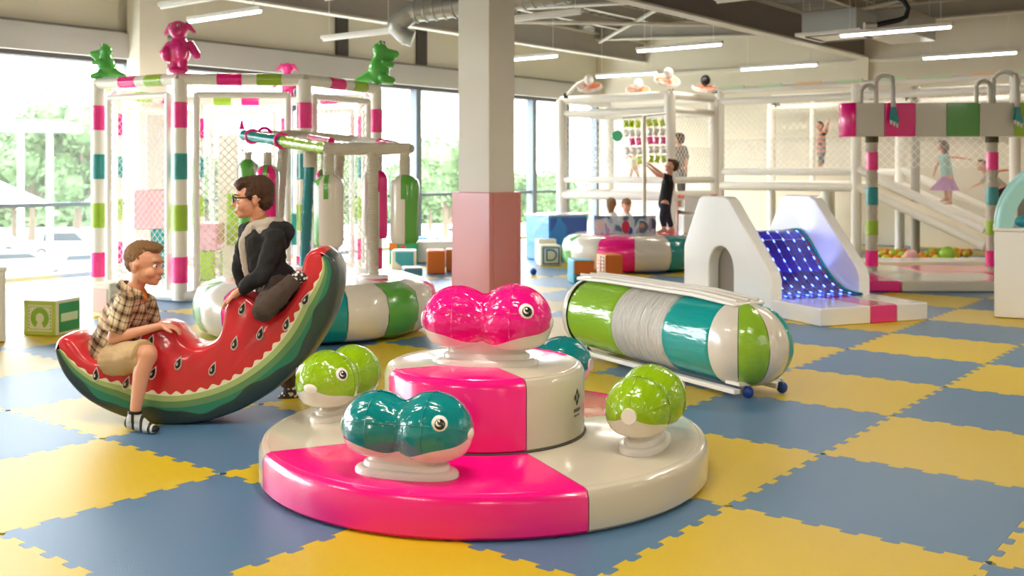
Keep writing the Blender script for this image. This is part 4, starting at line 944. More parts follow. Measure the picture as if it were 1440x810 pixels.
# printed low panel and the two big tubs behind
def print_mat(name, base, blobs, scale=5):
    m = mat(name, base, .4); n = m.node_tree; b = n.nodes['Principled BSDF']
    t = n.nodes.new('ShaderNodeTexCoord'); mp = n.nodes.new('ShaderNodeMapping'); n.links.new(t.outputs['Object'], mp.inputs[0]); mp.inputs['Scale'].default_value = (scale, scale, scale*.7)
    nz = n.nodes.new('ShaderNodeTexNoise'); nz.inputs['Scale'].default_value = 1.6; nz.inputs['Detail'].default_value = .4; n.links.new(mp.outputs[0], nz.inputs[0])
    r = n.nodes.new('ShaderNodeValToRGB'); r.color_ramp.interpolation = 'B_SPLINE' if len(blobs) < 3 else 'CONSTANT'; e = r.color_ramp.elements
    e[0].position = 0; e[0].color = (*lin(blobs[0][1]), 1); e[1].position = blobs[1][0]; e[1].color = (*lin(blobs[1][1]), 1)
    for p_, c in blobs[2:]: q = e.new(p_); q.color = (*lin(c), 1)
    n.links.new(nz.outputs[0], r.inputs[0]); n.links.new(r.outputs[0], b.inputs['Base Color']); return m
PR = print_mat('printed_print', 'BFD0DC', [(0, '5A6C8C'), (.36, '9EB4C8'), (.42, 'C6D6E0'), (.58, 'DDE6EA'), (.64, 'A9A3BE')], 6)
lp = thing('printed_panel', 'low soft wall printed with pale blue and red shapes on the far carousel', 'play panel', (880-720)*14.35/FPX, 14.35, .492)
pw = MB(); seg = 10
for i in range(seg+1):
    a = -.42+.84*i/seg; x = 1.05*sin(a)*1.0; y = (1-cos(a))*1.05
    pw.v += [(x, y, 0), (x, y, .25), (x, y+.05, .25), (x, y+.05, 0)]
for i in range(seg):
    for j in range(4): pw.f.append((i*4+j, i*4+(j+1) % 4, (i+1)*4+(j+1) % 4, (i+1)*4+j)); pw.m.append(0)
pw.f += [(0, 1, 2, 3), (seg*4+3, seg*4+2, seg*4+1, seg*4)]; pw.m += [0, 0]
pw.build('panel_sheet', PR, lp, smooth=60)
for x, z, rx, rz, c in ((-.34, .12, .05, .08, 'E8D8C8'), (.0, .10, .055, .09, 'D01C48'), (.06, .05, .035, .05, '2A56A8'), (.22, .10, .09, .085, '5B6276'), (.22, .12, .04, .035, 'C98E70'), (.38, .14, .05, .07, '4E506C')):
    yy = (1-cos(math.asin(x/1.05)))*1.05
    MB().tube([(x, yy-.006, z), (x, yy+.01, z)], 1, 20).build('printed_shape', mat('ink_'+c, c, .4), lp).scale = (1, 1, 1)
    ob = lp.children[-1]
for ob in list(lp.children):
    if ob.name.startswith('printed_shape'):
        me = ob.data; xs0 = [v.co.x for v in me.vertices]; zs0 = [v.co.z for v in me.vertices]; cx_ = (min(xs0)+max(xs0))/2; cz_ = (min(zs0)+max(zs0))/2
        dims = {(-34): (.05, .08), 0: (.055, .09), 6: (.035, .05), 22: (.09, .085), 38: (.05, .07)}[round(cx_*100)]
        if me.materials[0].name == 'ink_C98E70': dims = (.04, .035)
        for v in me.vertices: v.co.x = cx_+(v.co.x-cx_)*dims[0]; v.co.z = cz_+(v.co.z-cz_)*dims[1]
        if me.materials[0].name == 'ink_C98E70':
            for v in me.vertices: v.co.y -= .003
def cube(name, label, u, vb, w_, d_, h, rot, mats, group=None, bev=.02, cat='block', parts=None, z=0):
    """near-bottom corner/edge midpoint at pixel; w along local x, d along local y"""
    X, Y = onz(u, vb, z); t = thing(name, label, cat, X, Y, z, rot, group)
    M0, M1 = mats[0], mats[1 if len(mats) > 1 else 0]
    o = MB().box((w_/2, d_/2, h/2), (w_, d_, h)).build('cover', M0, t, bev)
    return t
blue_gl = vinyl('blue_vinyl', '3C8FD0', .35, 6); blue_dk = print_mat('blue_print_vinyl', '2E78C0', [(0, '2E6FC0'), (1, '3E86D2')], 1.5)
t = cube('blue_tub', 'large blue vinyl tub printed with darker swirls, left of the far carousel', 772, 367.8, .75, .6, .68, radians(35), [blue_gl], cat='tub')
MB().box((.375, .3, .69), (.79, .64, .03)).build('rim', WHITE, t, .012)
X, Y = onz(775, 364)
MB().box((.375, -.004, .34), (.71, .012, .62)).build('printed_front', print_mat('swirl_print', '2F7CC4', [(0, '2457A6'), (.45, '2F80CA'), (.62, '6A7CCB')], 2.2), t, .004)
# abc cube and the two sponge cubes
def letter_face(t, ch, col, loc, rot, size=.2, inset=None, name='letter'):
    me = textmesh(ch, size, .004); me.materials.append(col); o = bpy.data.objects.new(name, me); COL.objects.link(o); o.parent = t; o.location = loc; o.rotation_euler = rot; return o
CRP = mat('cream_print', 'ECE6CE', .5); BLP = mat('blue_print', '3E7FC0', .5); GRP = mat('green_print', '2F9A58', .5); LGP = mat('light_green_print', '8CC152', .5); PKP = mat('pale_pink_print', 'EBC9C0', .5)
ORP = mat('orange_fabric', 'DB7420', .6, bump=.2, bscale=10); TQP = mat('turquoise_fabric', '5CB8CE', .5, bump=.4, bscale=8); TQD = mat('turquoise_dark', '2F8FA6', .5, bump=.4, bscale=12)
t = cube('letter_block', 'white soft block with a blue-framed letter D, in front of the blue tub', 760, 374.5, .30, .34, .30, radians(8), [CRP])
MB().box((.155, -.003, .15), (.25, .012, .25)).build('frame_print', BLP, t, .02); MB().box((.155, -.007, .15), (.205, .012, .21)).build('frame_print', CRP, t, .02)
letter_face(t, 'D', BLP, (.155, -.013, .15), (pi/2, 0, 0), .24); o = letter_face(t, 'D', CRP, (.155, -.0165, .15), (pi/2, 0, 0), .17)
MB().box((-.003, .17, .15), (.012, .24, .25)).build('frame_print', PKP, t, .02)
t = cube('letter_block', 'small white soft block lying behind the letter D block', 757, 369, .28, .26, .345, radians(10), [CRP])
t = cube('sponge_block', 'turquoise soft cube with an orange panel above turquoise, near the column', 806.5, 400, .26, .36, .29, radians(38-30), [TQP])
t.rotation_euler[2] = YAW+radians(9)
MB().prism([(.012, .13), (.012, .28), (.255, .28), (.255, .14), (.2, .105), (.1, .095)], -.006, .01, 0).build('orange_panel', ORP, t); MB().tube([(.012, -.006, .128), (.1, -.006, .093), (.2, -.006, .103), (.255, -.006, .138)], .004, 6).build('panel_seam', DARK, t)
MB().box((.13, -.002, .05), (.24, .008, .08)).build('lower_panel', TQD, t, .004)
t = cube('railway_block', 'orange soft cube printed with rails and a target, right of the turquoise one', 852, 392, .23, .34, .30, radians(14), [ORP])
MB().box((-.004, .17, .15), (.01, .33, .28)).build('printed_side', mat('peach_print', 'F2B98C', .5), t, .003)
rl = MB()
for y in (.05, .17): rl.box((-.010, y, .15), (.006, .014, .26))
for k in range(6): rl.box((-.010, .11, .04+k*.045), (.006, .16, .01))
rl.build('rail_print', mat('rail_ink', '3A2A44', .5), t, smooth=0)
for r, c in ((.085, 'E0502C'), (.065, 'F6E8D8'), (.045, 'E0502C'), (.025, 'F6E8D8')): MB().tube([(-.008, .26, .14), (-.012-(.085-r)*.05, .26, .14)], r if r < .08 else .075, 20).build('target_print', mat('ink_'+c, c, .5), t)
# blocks heaped left of the column
WB = mat('white_block', 'EDEDEA', .5, coat=.2); TB = mat('teal_block', '45B4C2', .5); BB = mat('blue_block', '4C8FB4', .5); GB = mat('green_block', '169A66', .5); RB = mat('red_block', 'D8405C', .5); PKB = mat('mauve_block', 'C79BC4', .5)
def wedge(t, pts, y, m, nm='printed_panel'): MB().prism(pts, y-.004, y+.004).build(nm, m, t)
t = cube('soft_block', 'bright orange soft cube left of the padded column', 601, 386, .235, .45, .31, radians(5), [ORP]); MB().box((-.003, .22, .155), (.01, .42, .29)).build('printed_side', mat('peach_side', 'F3B070', .5), t, .003)
t = cube('soft_block', 'orange-sided soft cube touching the column edge', 627, 382, .2, .3, .30, radians(4), [mat('faded_orange', 'D88A50', .5)])
t = cube('soft_block', 'white block with a teal slanted panel, left of the orange cube', 550, 380, .32, .32, .27, 0, [WB]); wedge(t, [(.06, .25), (.31, .25), (.31, .02), (.18, .02), (.06, .12)], -.004, TB)
t = cube('soft_block', 'low blue slab in front of the teal-panelled block', 568, 391, .24, .28, .12, radians(12), [BB]); MB().box((.12, .14, .122), (.23, .27, .012)).build('top_cover', WB, t, .003)
t = cube('soft_block', 'green block with red and orange patches behind the teal-panelled block', 547, 372, .42, .3, .32, radians(5), [GB], z=0); wedge(t, [(.0, .32), (.0, .22), (.12, .22), (.12, .32)], -.004, ORP); wedge(t, [(.14, .28), (.24, .28), (.24, .22), (.18, .25)], -.004, RB)
t = cube('soft_block', 'light blue block at the back of the heap by the windows', 580, 352, .2, .25, .22, radians(20), [mat('sky_block', '78B8DA', .5)]); t.location = cw(*onz(586, 352)[:2])
t = cube('soft_block', 'pale mauve block by the window behind the orange cube', 617, 353, .3, .3, .2, 0, [PKB])
t = cube('soft_block', 'white block behind the orange cube', 577, 370, .62, .4, .32, radians(3), [WB])
def ball(name, label, u, v, Y, r, m, grp, z=None):
    c = px(u, v, Y) if z is None else Vector(((u-720)*Y/FPX, Y, z))
    t = MB().ball((0, 0, 0), r, 16, 10).build(name, m, smooth=180); t.location = cw(c.x, c.y, c.z); return tag(t, label, 'ball', grp)
X, Y = onz(750, 386.5); ball('play_ball', 'small blue ball on the floor below the letter D block', 750, 380, Y, .045, mat('blue_ball', '1E5FC0', .35), None, .045)
# green letter cube by the window (left) + white box + cube behind boy
X, Y = onz(78.5, 473); t = thing('letter_block', 'green and cream soft letter block by the left window', 'block', X, Y, 0, radians(33))
Wd = .31; Hh = .29
MB().box((-Wd/2, Wd/2, Hh/2), (Wd, Wd, Hh)).build('cover', CRP, t, .012)
t.rotation_euler[2] = YAW+radians(-15)
# faces: local -y side (left-facing) and +x side
GY = mat('lime_print', 'C2CF5A', .5); GN = mat('green_keyhole', '8DB83E', .5); CRG = mat('green_panel', '2E9556', .5)
for ob in list(t.children): bpy.data.objects.remove(ob)
MB().box((-Wd/2, Wd/2, Hh/2), (Wd, Wd, Hh)).build('cover', mat('cube_cream', 'EDEAC8', .5), t, .012)
def onface(y0, M_):   # left face: local -y plane after rotation handled by caller
    pass
# near edge at origin; left face lies on y=0 plane going -x; right face lies on x=0 plane going +y
fr = MB()
for (cx_, cz_, w_, h_) in ((-Wd/2, .02, Wd, .035), (-Wd/2, Hh-.02, Wd, .035), (-.02, Hh/2, .035, Hh), (-Wd+.02, Hh/2, .035, Hh)): fr.box((cx_, -.002, cz_), (w_-.004, .008, h_-.004))
fr.build('border_print', GY, t, smooth=0)
ring = MB(); n = 28; a0_, a1_ = radians(-62), radians(242)
for i in range(n+1):
    a = a0_+(a1_-a0_)*i/n; ring.v += [(-Wd/2+.042*cos(a), -.004, Hh/2+.042*sin(a)), (-Wd/2+.088*cos(a), -.004, Hh/2+.088*sin(a)), (-Wd/2+.088*cos(a), .002, Hh/2+.088*sin(a)), (-Wd/2+.042*cos(a), .002, Hh/2+.042*sin(a))]
ring.f = [(i*4+j, i*4+(j+1) % 4, (i+1)*4+(j+1) % 4, (i+1)*4+j) for i in range(n) for j in range(4)]; ring.m = [0]*len(ring.f)
ring.build('letter_c', GN, t, smooth=0)
st = MB()
for i in range(7):
    for zz in (.052, Hh-.052): st.box((-.06-.03*i, -.003, zz), (.016, .006, .005))
    for xx in (-.05, -Wd+.05): st.box((xx, -.003, .06+.028*i), (.005, .006, .016))
st.build('stitch_print', GN, t, smooth=0)
MB().box((.002, Wd/2+.008, Hh/2), (.008, Wd-.06, Hh-.05)).build('green_panel', CRG, t, .02)
MB().box((.006, Wd/2+.005, Hh/2), (.008, Wd-.10, .07)).build('white_bar', mat('bar_print', 'DCE8C4', .5), t, .012)
t = cube('letter_block', 'pale soft block with faint pink print half hidden behind the seated boy', 128, 446, .22, .36, .32, radians(-20), [CRP]); MB().box((.11, -.003, .16), (.16, .01, .22)).build('printed_front', PKP, t, .01)
X, Y = onz(10, 482); t = thing('white_cabinet', 'plain white cabinet cut by the left edge of the picture', 'cabinet', X, Y, 0, radians(25.8))
MB().box((-.46, .26, .29), (.9, .5, .56)).build('cabinet_body', WPAINT, t, .01); MB().box((-.46, .008, .29), (.86, .012, .5)).build('door', WPAINT, t, .004); MB().box((-.46, .26, .585), (.92, .52, .03)).build('cabinet_top', WPAINT, t, .006)

# ================================================================ MESH CAGE
cg = thing('mesh_cage', 'tall octagonal mesh play cage with padded striped posts by the windows', 'play cage', -3.2, 12.6)
cgO = Vector((-3.2, 12.6, 0)); CT = 2.32
cv = [px(u, 300, Y) for u, Y in ((138, 11.5), (253, 10.9), (428, 11.0), (529, 12.2), (510, 13.8), (402, 14.4), (280, 14.4), (164, 13.2))]
cv = [Vector((p.x-cgO.x, p.y-cgO.y, 0)) for p in cv]
FOAM = vinyl('cream_foam_sleeve', 'EBE7DA', .15, 6, (1, 1, 3), .3); FOAMW = vinyl('white_foam_sleeve', 'F1EFE9', .12, 6, (1, 1, 3), .3)
MB().prism([(0, 0)], 0, 0) if 0 else None
bp = MB(); bp.add([(p.x*1.02, p.y*1.02, z) for z in (0, .07) for p in cv], [tuple(range(8))[::-1], tuple(range(8, 16))]+[(i, (i+1) % 8, (i+1) % 8+8, i+8) for i in range(8)])
bp.build('floor_pad', FOAMW, cg, .02)
bandc = [PINK, TEAL, GREEN, PINK]; LIMEB = LIME
for i, p in enumerate(cv):
    r = .078 if i in (1, 2) else .07
    o = MB().tube([p+Vector((0, 0, .02)), p+Vector((0, 0, CT))], r, 20).build('post', FOAM, cg)
    for zc_, m in ((1.945, PINK), (1.41, TEAL), (.875, LIME), (.335, PINK)): MB().tube([p+Vector((0, 0, zc_-.135)), p+Vector((0, 0, zc_+.135))], r+.004, 20).build('colour_band', m, o)
netM = MB()
def net_panel(a, b, z0, z1, cell, th, mb):
    a, b = Vector(a), Vector(b); d = (b-a); L = d.length; d = d.normalized(); n_ = d.cross(Vector((0, 0, 1))); H = z1-z0
    k = -H
    def seg(s0, z0_, s1, z1_):
        p = a+d*s0+Vector((0, 0, z0_)); q = a+d*s1+Vector((0, 0, z1_)); w = (q-p).normalized().cross(n_)*th/2; o_ = n_*th/2
        mb.add([p-w, p+o_, p+w, q-w, q+o_, q+w], [(0, 1, 4, 3), (1, 2, 5, 4), (2, 0, 3, 5)])
    while k < L:
        for sgn in (1, -1):
            s0, s1 = max(0, k), min(L, k+H)
            if s1 > s0:
                if sgn > 0: seg(s0, z0+s0-k, s1, z0+s1-k)
                else: seg(s0, z1-(s0-k), s1, z1-(s1-k))
        k += cell*1.414
for i in range(8):
    a, b = cv[i], cv[(i+1) % 8]; d = (b-a); L = d.length; dn = d.normalized()
    o = MB().tube([a+Vector((0, 0, CT)), b+Vector((0, 0, CT))], .062, 16).build('top_rail', FOAM, cg)
    for f0, m in ((.30, PINK), (.62, LIME)): MB().tube([a+dn*L*f0+Vector((0, 0, CT)), a+dn*L*(f0+.2)+Vector((0, 0, CT))], .066, 16).build('colour_band', m, o)
    ins = .17
    A, B = a+dn*ins, b-dn*ins; c_ = (Vector((0, 0, 0))-(a+b)/2).normalized()*.0
    fr = MB()
    for P_, Q_ in (((A, .12), (A, CT-.14)), ((B, .12), (B, CT-.14)), ((A, CT-.16), (B, CT-.16)), ((A, .14), (B, .14))):
        fr.tube([P_[0]+Vector((0, 0, P_[1])), Q_[0]+Vector((0, 0, Q_[1]))], .035, 10)
    fr.build('panel_frame', FOAMW, cg)
    MB().tube([a+Vector((0, 0, .06)), b+Vector((0, 0, .06))], .06, 12).build('bottom_rail', FOAMW, cg)
    if i == 1: # left half of the front is netted, the other side open as an entrance
        nm = MB(); net_panel(A, B, .16, CT-.2-.32, .058, .008, nm)
    else:
        nm = MB(); net_panel(A, B, .16, CT-.2, .058, .008, nm)
    nm.build('net', NETM, cg, smooth=0)['kind'] = 'stuff'
# soft blocks inside the cage
def fblock(label, u0, u1, v0, v1, Y, m, dep=.35):
    z1, z0 = zat(v0, Y), max(.07, zat(v1, Y)); x0, x1 = (u0-720)*Y/FPX, (u1-720)*Y/FPX
    t = thing('soft_brick', label, 'block', (x0+x1)/2, Y+dep/2, z0, 0, 'soft bricks stacked inside the mesh cage')
    MB().box((0, 0, (z1-z0)/2), (x1-x0, dep, z1-z0)).build('cover', m, t, .02)
PALEP = vinyl('pale_pink_vinyl', 'F0B8C4', .1); 
for a in (('pale pink soft brick midway up the left stack inside the cage', 187, 236, 267, 322, 12.6, PALEP), ('white soft brick bottom left of the stack in the cage', 187, 212, 322, 402, 12.6, WHITE), ('teal soft brick beside the cage front post', 213, 238, 322, 402, 12.6, TEAL),
          ('tall white soft brick topping the left stack in the cage', 205, 236, 160, 266, 12.6, WHITE), ('lime soft brick at the foot of the middle stack in the cage', 272, 302, 353, 402, 12.3, LIME), ('pale pink soft brick above the lime one in the cage', 276, 305, 314, 352, 12.3, PALEP),
          ('tall white soft column inside the cage left of the boy in the hoodie', 306, 334, 189, 402, 12.9, WHITE), ('lime soft brick upright beside the tall white column', 318, 336, 272, 345, 12.5, LIME), ('teal soft brick in the cage behind the teal pole', 404, 418, 300, 345, 12.6, TEAL), ('pink soft brick low in the cage behind the boy', 330, 352, 346, 400, 12.2, PINK)): fblock(*a)
# ---- toys on top of the cage
DGR = vinyl('green_toy_plastic', '4FB548', .05); PKT = vinyl('pink_toy_plastic', 'EC2A8C', .05)
def toy(name, label, u, vb, Y, prims, m, s, rot, extra=None, cat='toy'):
    p = px(u, vb, Y); t = thing(name, label, cat, p.x, Y, CT+.055, rot)
    pr = []
    for q in prims:
        if q[0] == 'c': pr.append(('c', Vector(q[1])*s, q[2]*s, Vector(q[3])*s, q[4]*s))
        else: pr.append(('e', Vector(q[1])*s, tuple(x*s for x in q[2])))
    me = blob(pr, .009, 3); lk('toy_body', me, m, t)
    for sd_ in (-1, 1):
        if extra: 
            x, y, z, r = extra; MB().ball(Vector((x, sd_*y, z))*s, r*s, 10, 8, 0).ball(Vector((x+.012, sd_*(y+.010), z))*s, r*s*.6, 8, 6, 1).build('eye', [EYEW, EYEB], t)
    return t
dino = [('e', (0, 0, .16), (.13, .12, .17)), ('c', (0, 0, .24), .09, (.01, 0, .36), .075), ('e', (.01, 0, .40), (.09, .08, .085)), ('c', (.05, 0, .37), .06, (.19, 0, .35), .048), ('c', (.04, 0, .33), .045, (.15, 0, .30), .035), ('c', (-.08, 0, .1), .08, (-.26, 0, .04), .025),
        ('c', (.05, .1, .06), .06, (.15, .11, .035), .04), ('c', (.05, -.1, .06), .06, (.15, -.11, .035), .04), ('c', (.06, .09, .25), .035, (.15, .08, .22), .028), ('c', (.06, -.09, .25), .035, (.15, -.08, .22), .028), ('e', (.02, .045, .475), (.03, .03, .03)), ('e', (.02, -.045, .475), (.03, .03, .03))]
toy('dinosaur_toy', 'green dinosaur toy perched on the leftmost cage post, facing left', 150, 110, 11.6, dino, DGR, .80, radians(180), (.045, .05, .48, .022))
toy('dinosaur_toy', 'green dinosaur toy sitting on the right end of the cage roof, facing right', 533, 118, 12.2, dino, DGR, 1.0, radians(8), (.045, .05, .48, .022))
ele = [('e', (0, 0, .26), (.13, .13, .16)), ('e', (.02, 0, .50), (.11, .11, .10)), ('c', (0, 0, .35), .08, (.01, 0, .45), .07), ('c', (.08, .03, .49), .05, (.14, .02, .45), .045), ('e', (.1, .08, .24), (.07, .06, .09)), ('e', (.1, -.1, .22), (.07, .06, .09)),
       ('c', (.0, .14, .33), .045, (.05, .24, .2), .05), ('c', (.0, -.12, .33), .045, (.02, -.2, .24), .03), ('c', (.0, .1, .55), .035, (-.01, .18, .47), .02), ('c', (.0, -.1, .55), .035, (-.02, -.18, .46), .02), ('c', (.02, .05, .12), .06, (.03, .06, .05), .05), ('c', (.02, -.05, .12), .06, (.03, -.06, .05), .05), ('e', (.03, 0, .03), (.1, .12, .035))]
toy('pink_animal_toy', 'large pink long-eared animal toy on the cage post nearest the camera', 252, 107, 10.9, ele, PKT, .92, radians(-100), (.105, .045, .53, .018))
toy('pink_animal_toy', 'small pink eared toy seen from behind on the far side of the cage roof', 404, 118, 14.3, [(q if 1 else q) for q in ele], PKT, .78, radians(90), None)
# ================================================================ LONG VINYL ROLLER
ax0 = Vector((.62, 7.82, 0)); ax1 = Vector((1.445, 6.42, 0)); RL = .258; e_ = (ax1-ax0).normalized(); Lr = (ax1-ax0).length-.07
rt = thing('striped_roller_seat', 'long green, cream and teal vinyl log seat with rounded ends, right of the fish carousel', 'soft seat', ax0.x, ax0.y, 0, atan2(e_.y, e_.x))
ZR = .305
LG = vinyl('lime_vinyl_taut', '8FBE33', .35, 7, (1, 3, 3), .14); TG = vinyl('teal_vinyl_taut', '00A09C', .35, 7, (1, 3, 3), .14)
def band(x0, x1, m, nm, wr=.0, n=48):
    mb = MB(); N = max(4, int((x1-x0)/.018)); 
    for i in range(N+1):
        f = i/N; x = x0+(x1-x0)*f; edge = min(f, 1-f)*(x1-x0)
        r = RL-.010*math.exp(-edge/.012)+wr*sin(i*1.9)+wr*.6*sin(i*.7)
        mb.v += [(x, r*cos(2*pi*k/n), ZR+r*sin(2*pi*k/n)) for k in range(n)]
    mb.f = [(i*n+k, i*n+(k+1) % n, (i+1)*n+(k+1) % n, (i+1)*n+k) for i in range(N) for k in range(n)]; mb.m = [0]*len(mb.f)
    return mb.build(nm, m, rt, smooth=70)
band(.0, .55, LG, 'sleeve_band'); band(.55, .86, RIBW, 'sleeve_band', .003); band(.86, 1.10, RIBW, 'sleeve_band', .002); band(1.10, Lr, TG, 'sleeve_band')
def cap(x, sgn, kx=1.4):
    cols = [CREAM, GREEN if 0 else LG, CREAM, TG, CREAM]
    n = 5
    for k in range(n):
        b0 = -pi/2+pi*k/n+.008; b1 = -pi/2+pi*(k+1)/n-.008; mb = MB(); m_, K = 8, 22
        for i in range(m_+1):
            b = b0+(b1-b0)*i/m_; sw = 1+.035*sin(pi*i/m_)
            for j in range(K+1):
                p = -pi/2+pi*j/K; c = abs(cos(p))**.8; mb.v.append((x+sgn*RL*kx*c*cos(b)*sw, RL*c*sin(b)*sw, ZR+RL*sin(p)))
        mb.f = [(i*(K+1)+j, (i+1)*(K+1)+j, (i+1)*(K+1)+j+1, i*(K+1)+j+1) for i in range(m_) for j in range(K)]; mb.m = [0]*len(mb.f)
        mb.build('end_gore', cols[k], rt, smooth=70)
cap(Lr, 1); cap(0, -1, .7)
st = MB()
for a in [radians(100+6*i) for i in range(26)]: st.box((0, 0, 0), (.02, .004, .004), 0, Matrix.Translation((Lr-.012, -RL*1.0*sin(a-pi/2)*1.0, ZR+RL*cos(a-pi/2)))) if 0 else None
MB().prism([(-.06, .575), (.3, .588), (Lr-.3, .588), (Lr+.10, .562), (Lr+.10, .54), (Lr-.3, .562), (.3, .562), (-.06, .55)], -.13, .12).build('top_board', vinyl('clear_white_vinyl', 'EFEBE2', .3, 6), rt, .01)
for y in (-.09, .0, .08): MB().tube([(-.05, y, .592), (.3, y, .597), (Lr-.3, y, .597), (Lr+.08, y, .572)], .011, 8).build('board_fold', WHITE, rt)
for y in (-.17, .17): MB().box((Lr/2+.04, y, .045), (Lr+.25, .05, .03)).build('base_rail', WPAINT, rt, .006)
BW = mat('blue_wheel', '1B3F94', .35)
for x in (.1, Lr+.17):
    for y in (-.14, .14):
        wl = MB().ball((x, y+(.05 if x > 1 else 0), .037), (.037, .034, .037), 14, 8).build('caster', BW, rt)
        MB().tube([(x, y+(.05 if x > 1 else 0), .06), (x, y+(.05 if x > 1 else 0), .09)], .01, 8).build('stem', GALV, wl)
MB().box((Lr+.12, 0, .09), (.12, .34, .02)).build('axle_plate', WPAINT, rt)

# ================================================================ LIGHT SLIDE
hs_rot = atan2(.37, .93)
hs = thing('light_slide', 'white soft slide with arched side panel and glowing blue light strip ramp', 'slide', 2.43, 9.81, 0, hs_rot)
WPL = mat('white_soft_plastic', 'FAF9F6', .22, coat=.5)
def slab(w0, w1, arch, nm):
    # profile in (t, z); t runs away from the camera = local y
    out = [(0, .16 if 0 else .0), (0, .33), (.035, .41), (.06, .44), (.70, 1.07), (.78, 1.105), (1.20, 1.105), (1.26, 1.08), (1.55, .60), (1.57, .54), (1.57, 0)]
    mb = MB()
    if arch:
        A = [(1.08, 0), (1.08, .36)]+[(.855+.225*cos(a), .36+.24*sin(a)) for a in [pi*i/14 for i in range(1, 14)]]+[(.63, .36), (.63, 0)]
        poly = out+A
    else: poly = out
    n = len(poly)
    mb.v = [(w0, t, z) for t, z in poly]+[(w1, t, z) for t, z in poly]
    mb.f = [tuple(range(n)), tuple(range(2*n-1, n-1, -1))]+[(i, i+n, (i+1) % n+n, (i+1) % n) for i in range(n)]; mb.m = [0]*len(mb.f)
    mb.build(nm, WPL, hs, .018, seg=3)
slab(0, .13, True, 'side_panel'); slab(1.03, 1.16, True, 'side_panel')
rampc = [(1.25, .70), (.98, .735), (.86, .715), (.74, .62), (.55, .42), (.40, .29), (.22, .19), (.05, .165), (-.05, .163)]
rp_ = smooth_path(rampc, 5)
mb = MB(); K = len(rp_)
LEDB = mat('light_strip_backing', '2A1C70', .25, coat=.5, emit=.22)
for w in (.13, 1.03): mb.v += [(w, p.x, p.y) for p in rp_]
for w in (.13, 1.03): mb.v += [(w, p.x, p.y-.05) for p in rp_]
mb.f = [(i, i+1, K+i+1, K+i) for i in range(K-1)]+[(2*K+i, 3*K+i, 3*K+i+1, 2*K+i+1) for i in range(K-1)]+[(i, 2*K+i, 2*K+i+1, i+1) for i in range(K-1)]+[(K+i, K+i+1, 3*K+i+1, 3*K+i) for i in range(K-1)]; mb.m = [0]*len(mb.f)
mb.build('ramp', LEDB, hs, smooth=60)
MB().box((.58, 1.15, .33), (.9, .75, .66)).build('ramp_core', mat('grey_foam', '9A948C', .7), hs)
LEDM = mat('blue_diode', '5A78FF', .3, emit=5); WIRE = mat('strip_wire', '8C88B8', .4)
cum = [0]
for i in range(1, K): cum.append(cum[-1]+(rp_[i]-rp_[i-1]).length)
def at(s):
    for i in range(1, K):
        if cum[i] >= s: 
            f = (s-cum[i-1])/(cum[i]-cum[i-1]); return rp_[i-1].lerp(rp_[i], f), (rp_[i]-rp_[i-1]).normalized()
    return rp_[-1], (rp_[-1]-rp_[-2]).normalized()
ledme = MB().box((0, 0, 0), (.011, .036, .005)).mesh('diode', LEDM, 0)
for k in range(7):
    w = .2+k*.125
    o = MB().tube([(w, p.x, p.y+.006) for p in rp_[3:]], .0035, 5).build('light_strip', WIRE, hs)
    for q in range(9):
        s = .38+q*.128+.02*(k % 2); p, d = at(s)
        l = link('diode', ledme, o); l.location = (w, p.x, p.y+.009); l.rotation_euler = (atan2(d.y, d.x)+pi, 0, 0)
bd = MB()
for a, b in ((.955, 1.0),):
    k0 = len(bd.v); bd.v += [(a, p.x, p.y+.004) for p in rp_]+[(b, p.x, p.y+.004) for p in rp_]; bd.f += [(i, i+1, K+i+1, K+i) for i in range(K-1)]; bd.m += [0]*(K-1)
bd.build('printed_border', print_mat('border_print', '2E5A70', [(0, 'A03A55'), (.45, '2F6A72'), (.55, '3A5A8C'), (.65, '2E7A74')], 14), hs, smooth=60)
bt = MB().tube([(1.015, p.x, p.y+.01) for p in rp_], .013, 8).build('border_piping', TEAL, hs)
pl = [(-.0, .37, CREAM), (.37, .62, vinyl('pink_mat_vinyl', 'E33A84', .05)), (.62, 1.21, CREAM)]
for a, b, m in ((.0, .55, WHITE), (.55, .85, vinyl('pink_mat_vinyl', 'E33A84', .05)), (.85, 1.2, WHITE)): MB().box(((a+b)/2, -.33, .08), (b-a-.004, .78, .158)).build('landing_pad', m, hs, .012)
for w in (.32, .58, .84):
    for t_ in (.25, .7): 
        a = area_light('diode_glow', (0, 0, 0), (0, 0, 0), .2, .3, .6, (.25, .32, 1)); a.parent = hs; p, d = at(.5 if t_ > .5 else .95); a.location = (w, p.x-.05, p.y+.07); a.rotation_euler = (radians(140), 0, 0)

# ================================================================ STRIPED ARCH GATE
GY_ = 13.0
gt = thing('striped_gate', 'striped padded gate beam on two banded posts with arching hoses, over the pale pads', 'gate', (1310-720)*GY_/FPX, GY_)
GO = Vector(((1310-720)*GY_/FPX, GY_, 0)); gl = lambda u, v: px(u, v, GY_)-GO
CREAMB = vinyl('grey_cream_vinyl', 'D6D0C4', .04)
zt, zb = 2.20, 1.785
for u0, u1, m in ((1197, 1237, CREAMB), (1237, 1280, PINK), (1280, 1323, CREAMB), (1323, 1369, vinyl('grass_vinyl', '55A04A', .05)), (1369, 1417, CREAMB), (1417, 1462, LIME), (1462, 1506, CREAMB), (1506, 1550, PINK)):
    x0, x1 = gl(u0, 0).x, gl(u1, 0).x
    MB().box(((x0+x1)/2, 0, (zt+zb)/2), (x1-x0-.003, .36, zt-zb)).build('beam_block', m, gt, .012)
x0 = gl(1197, 0).x
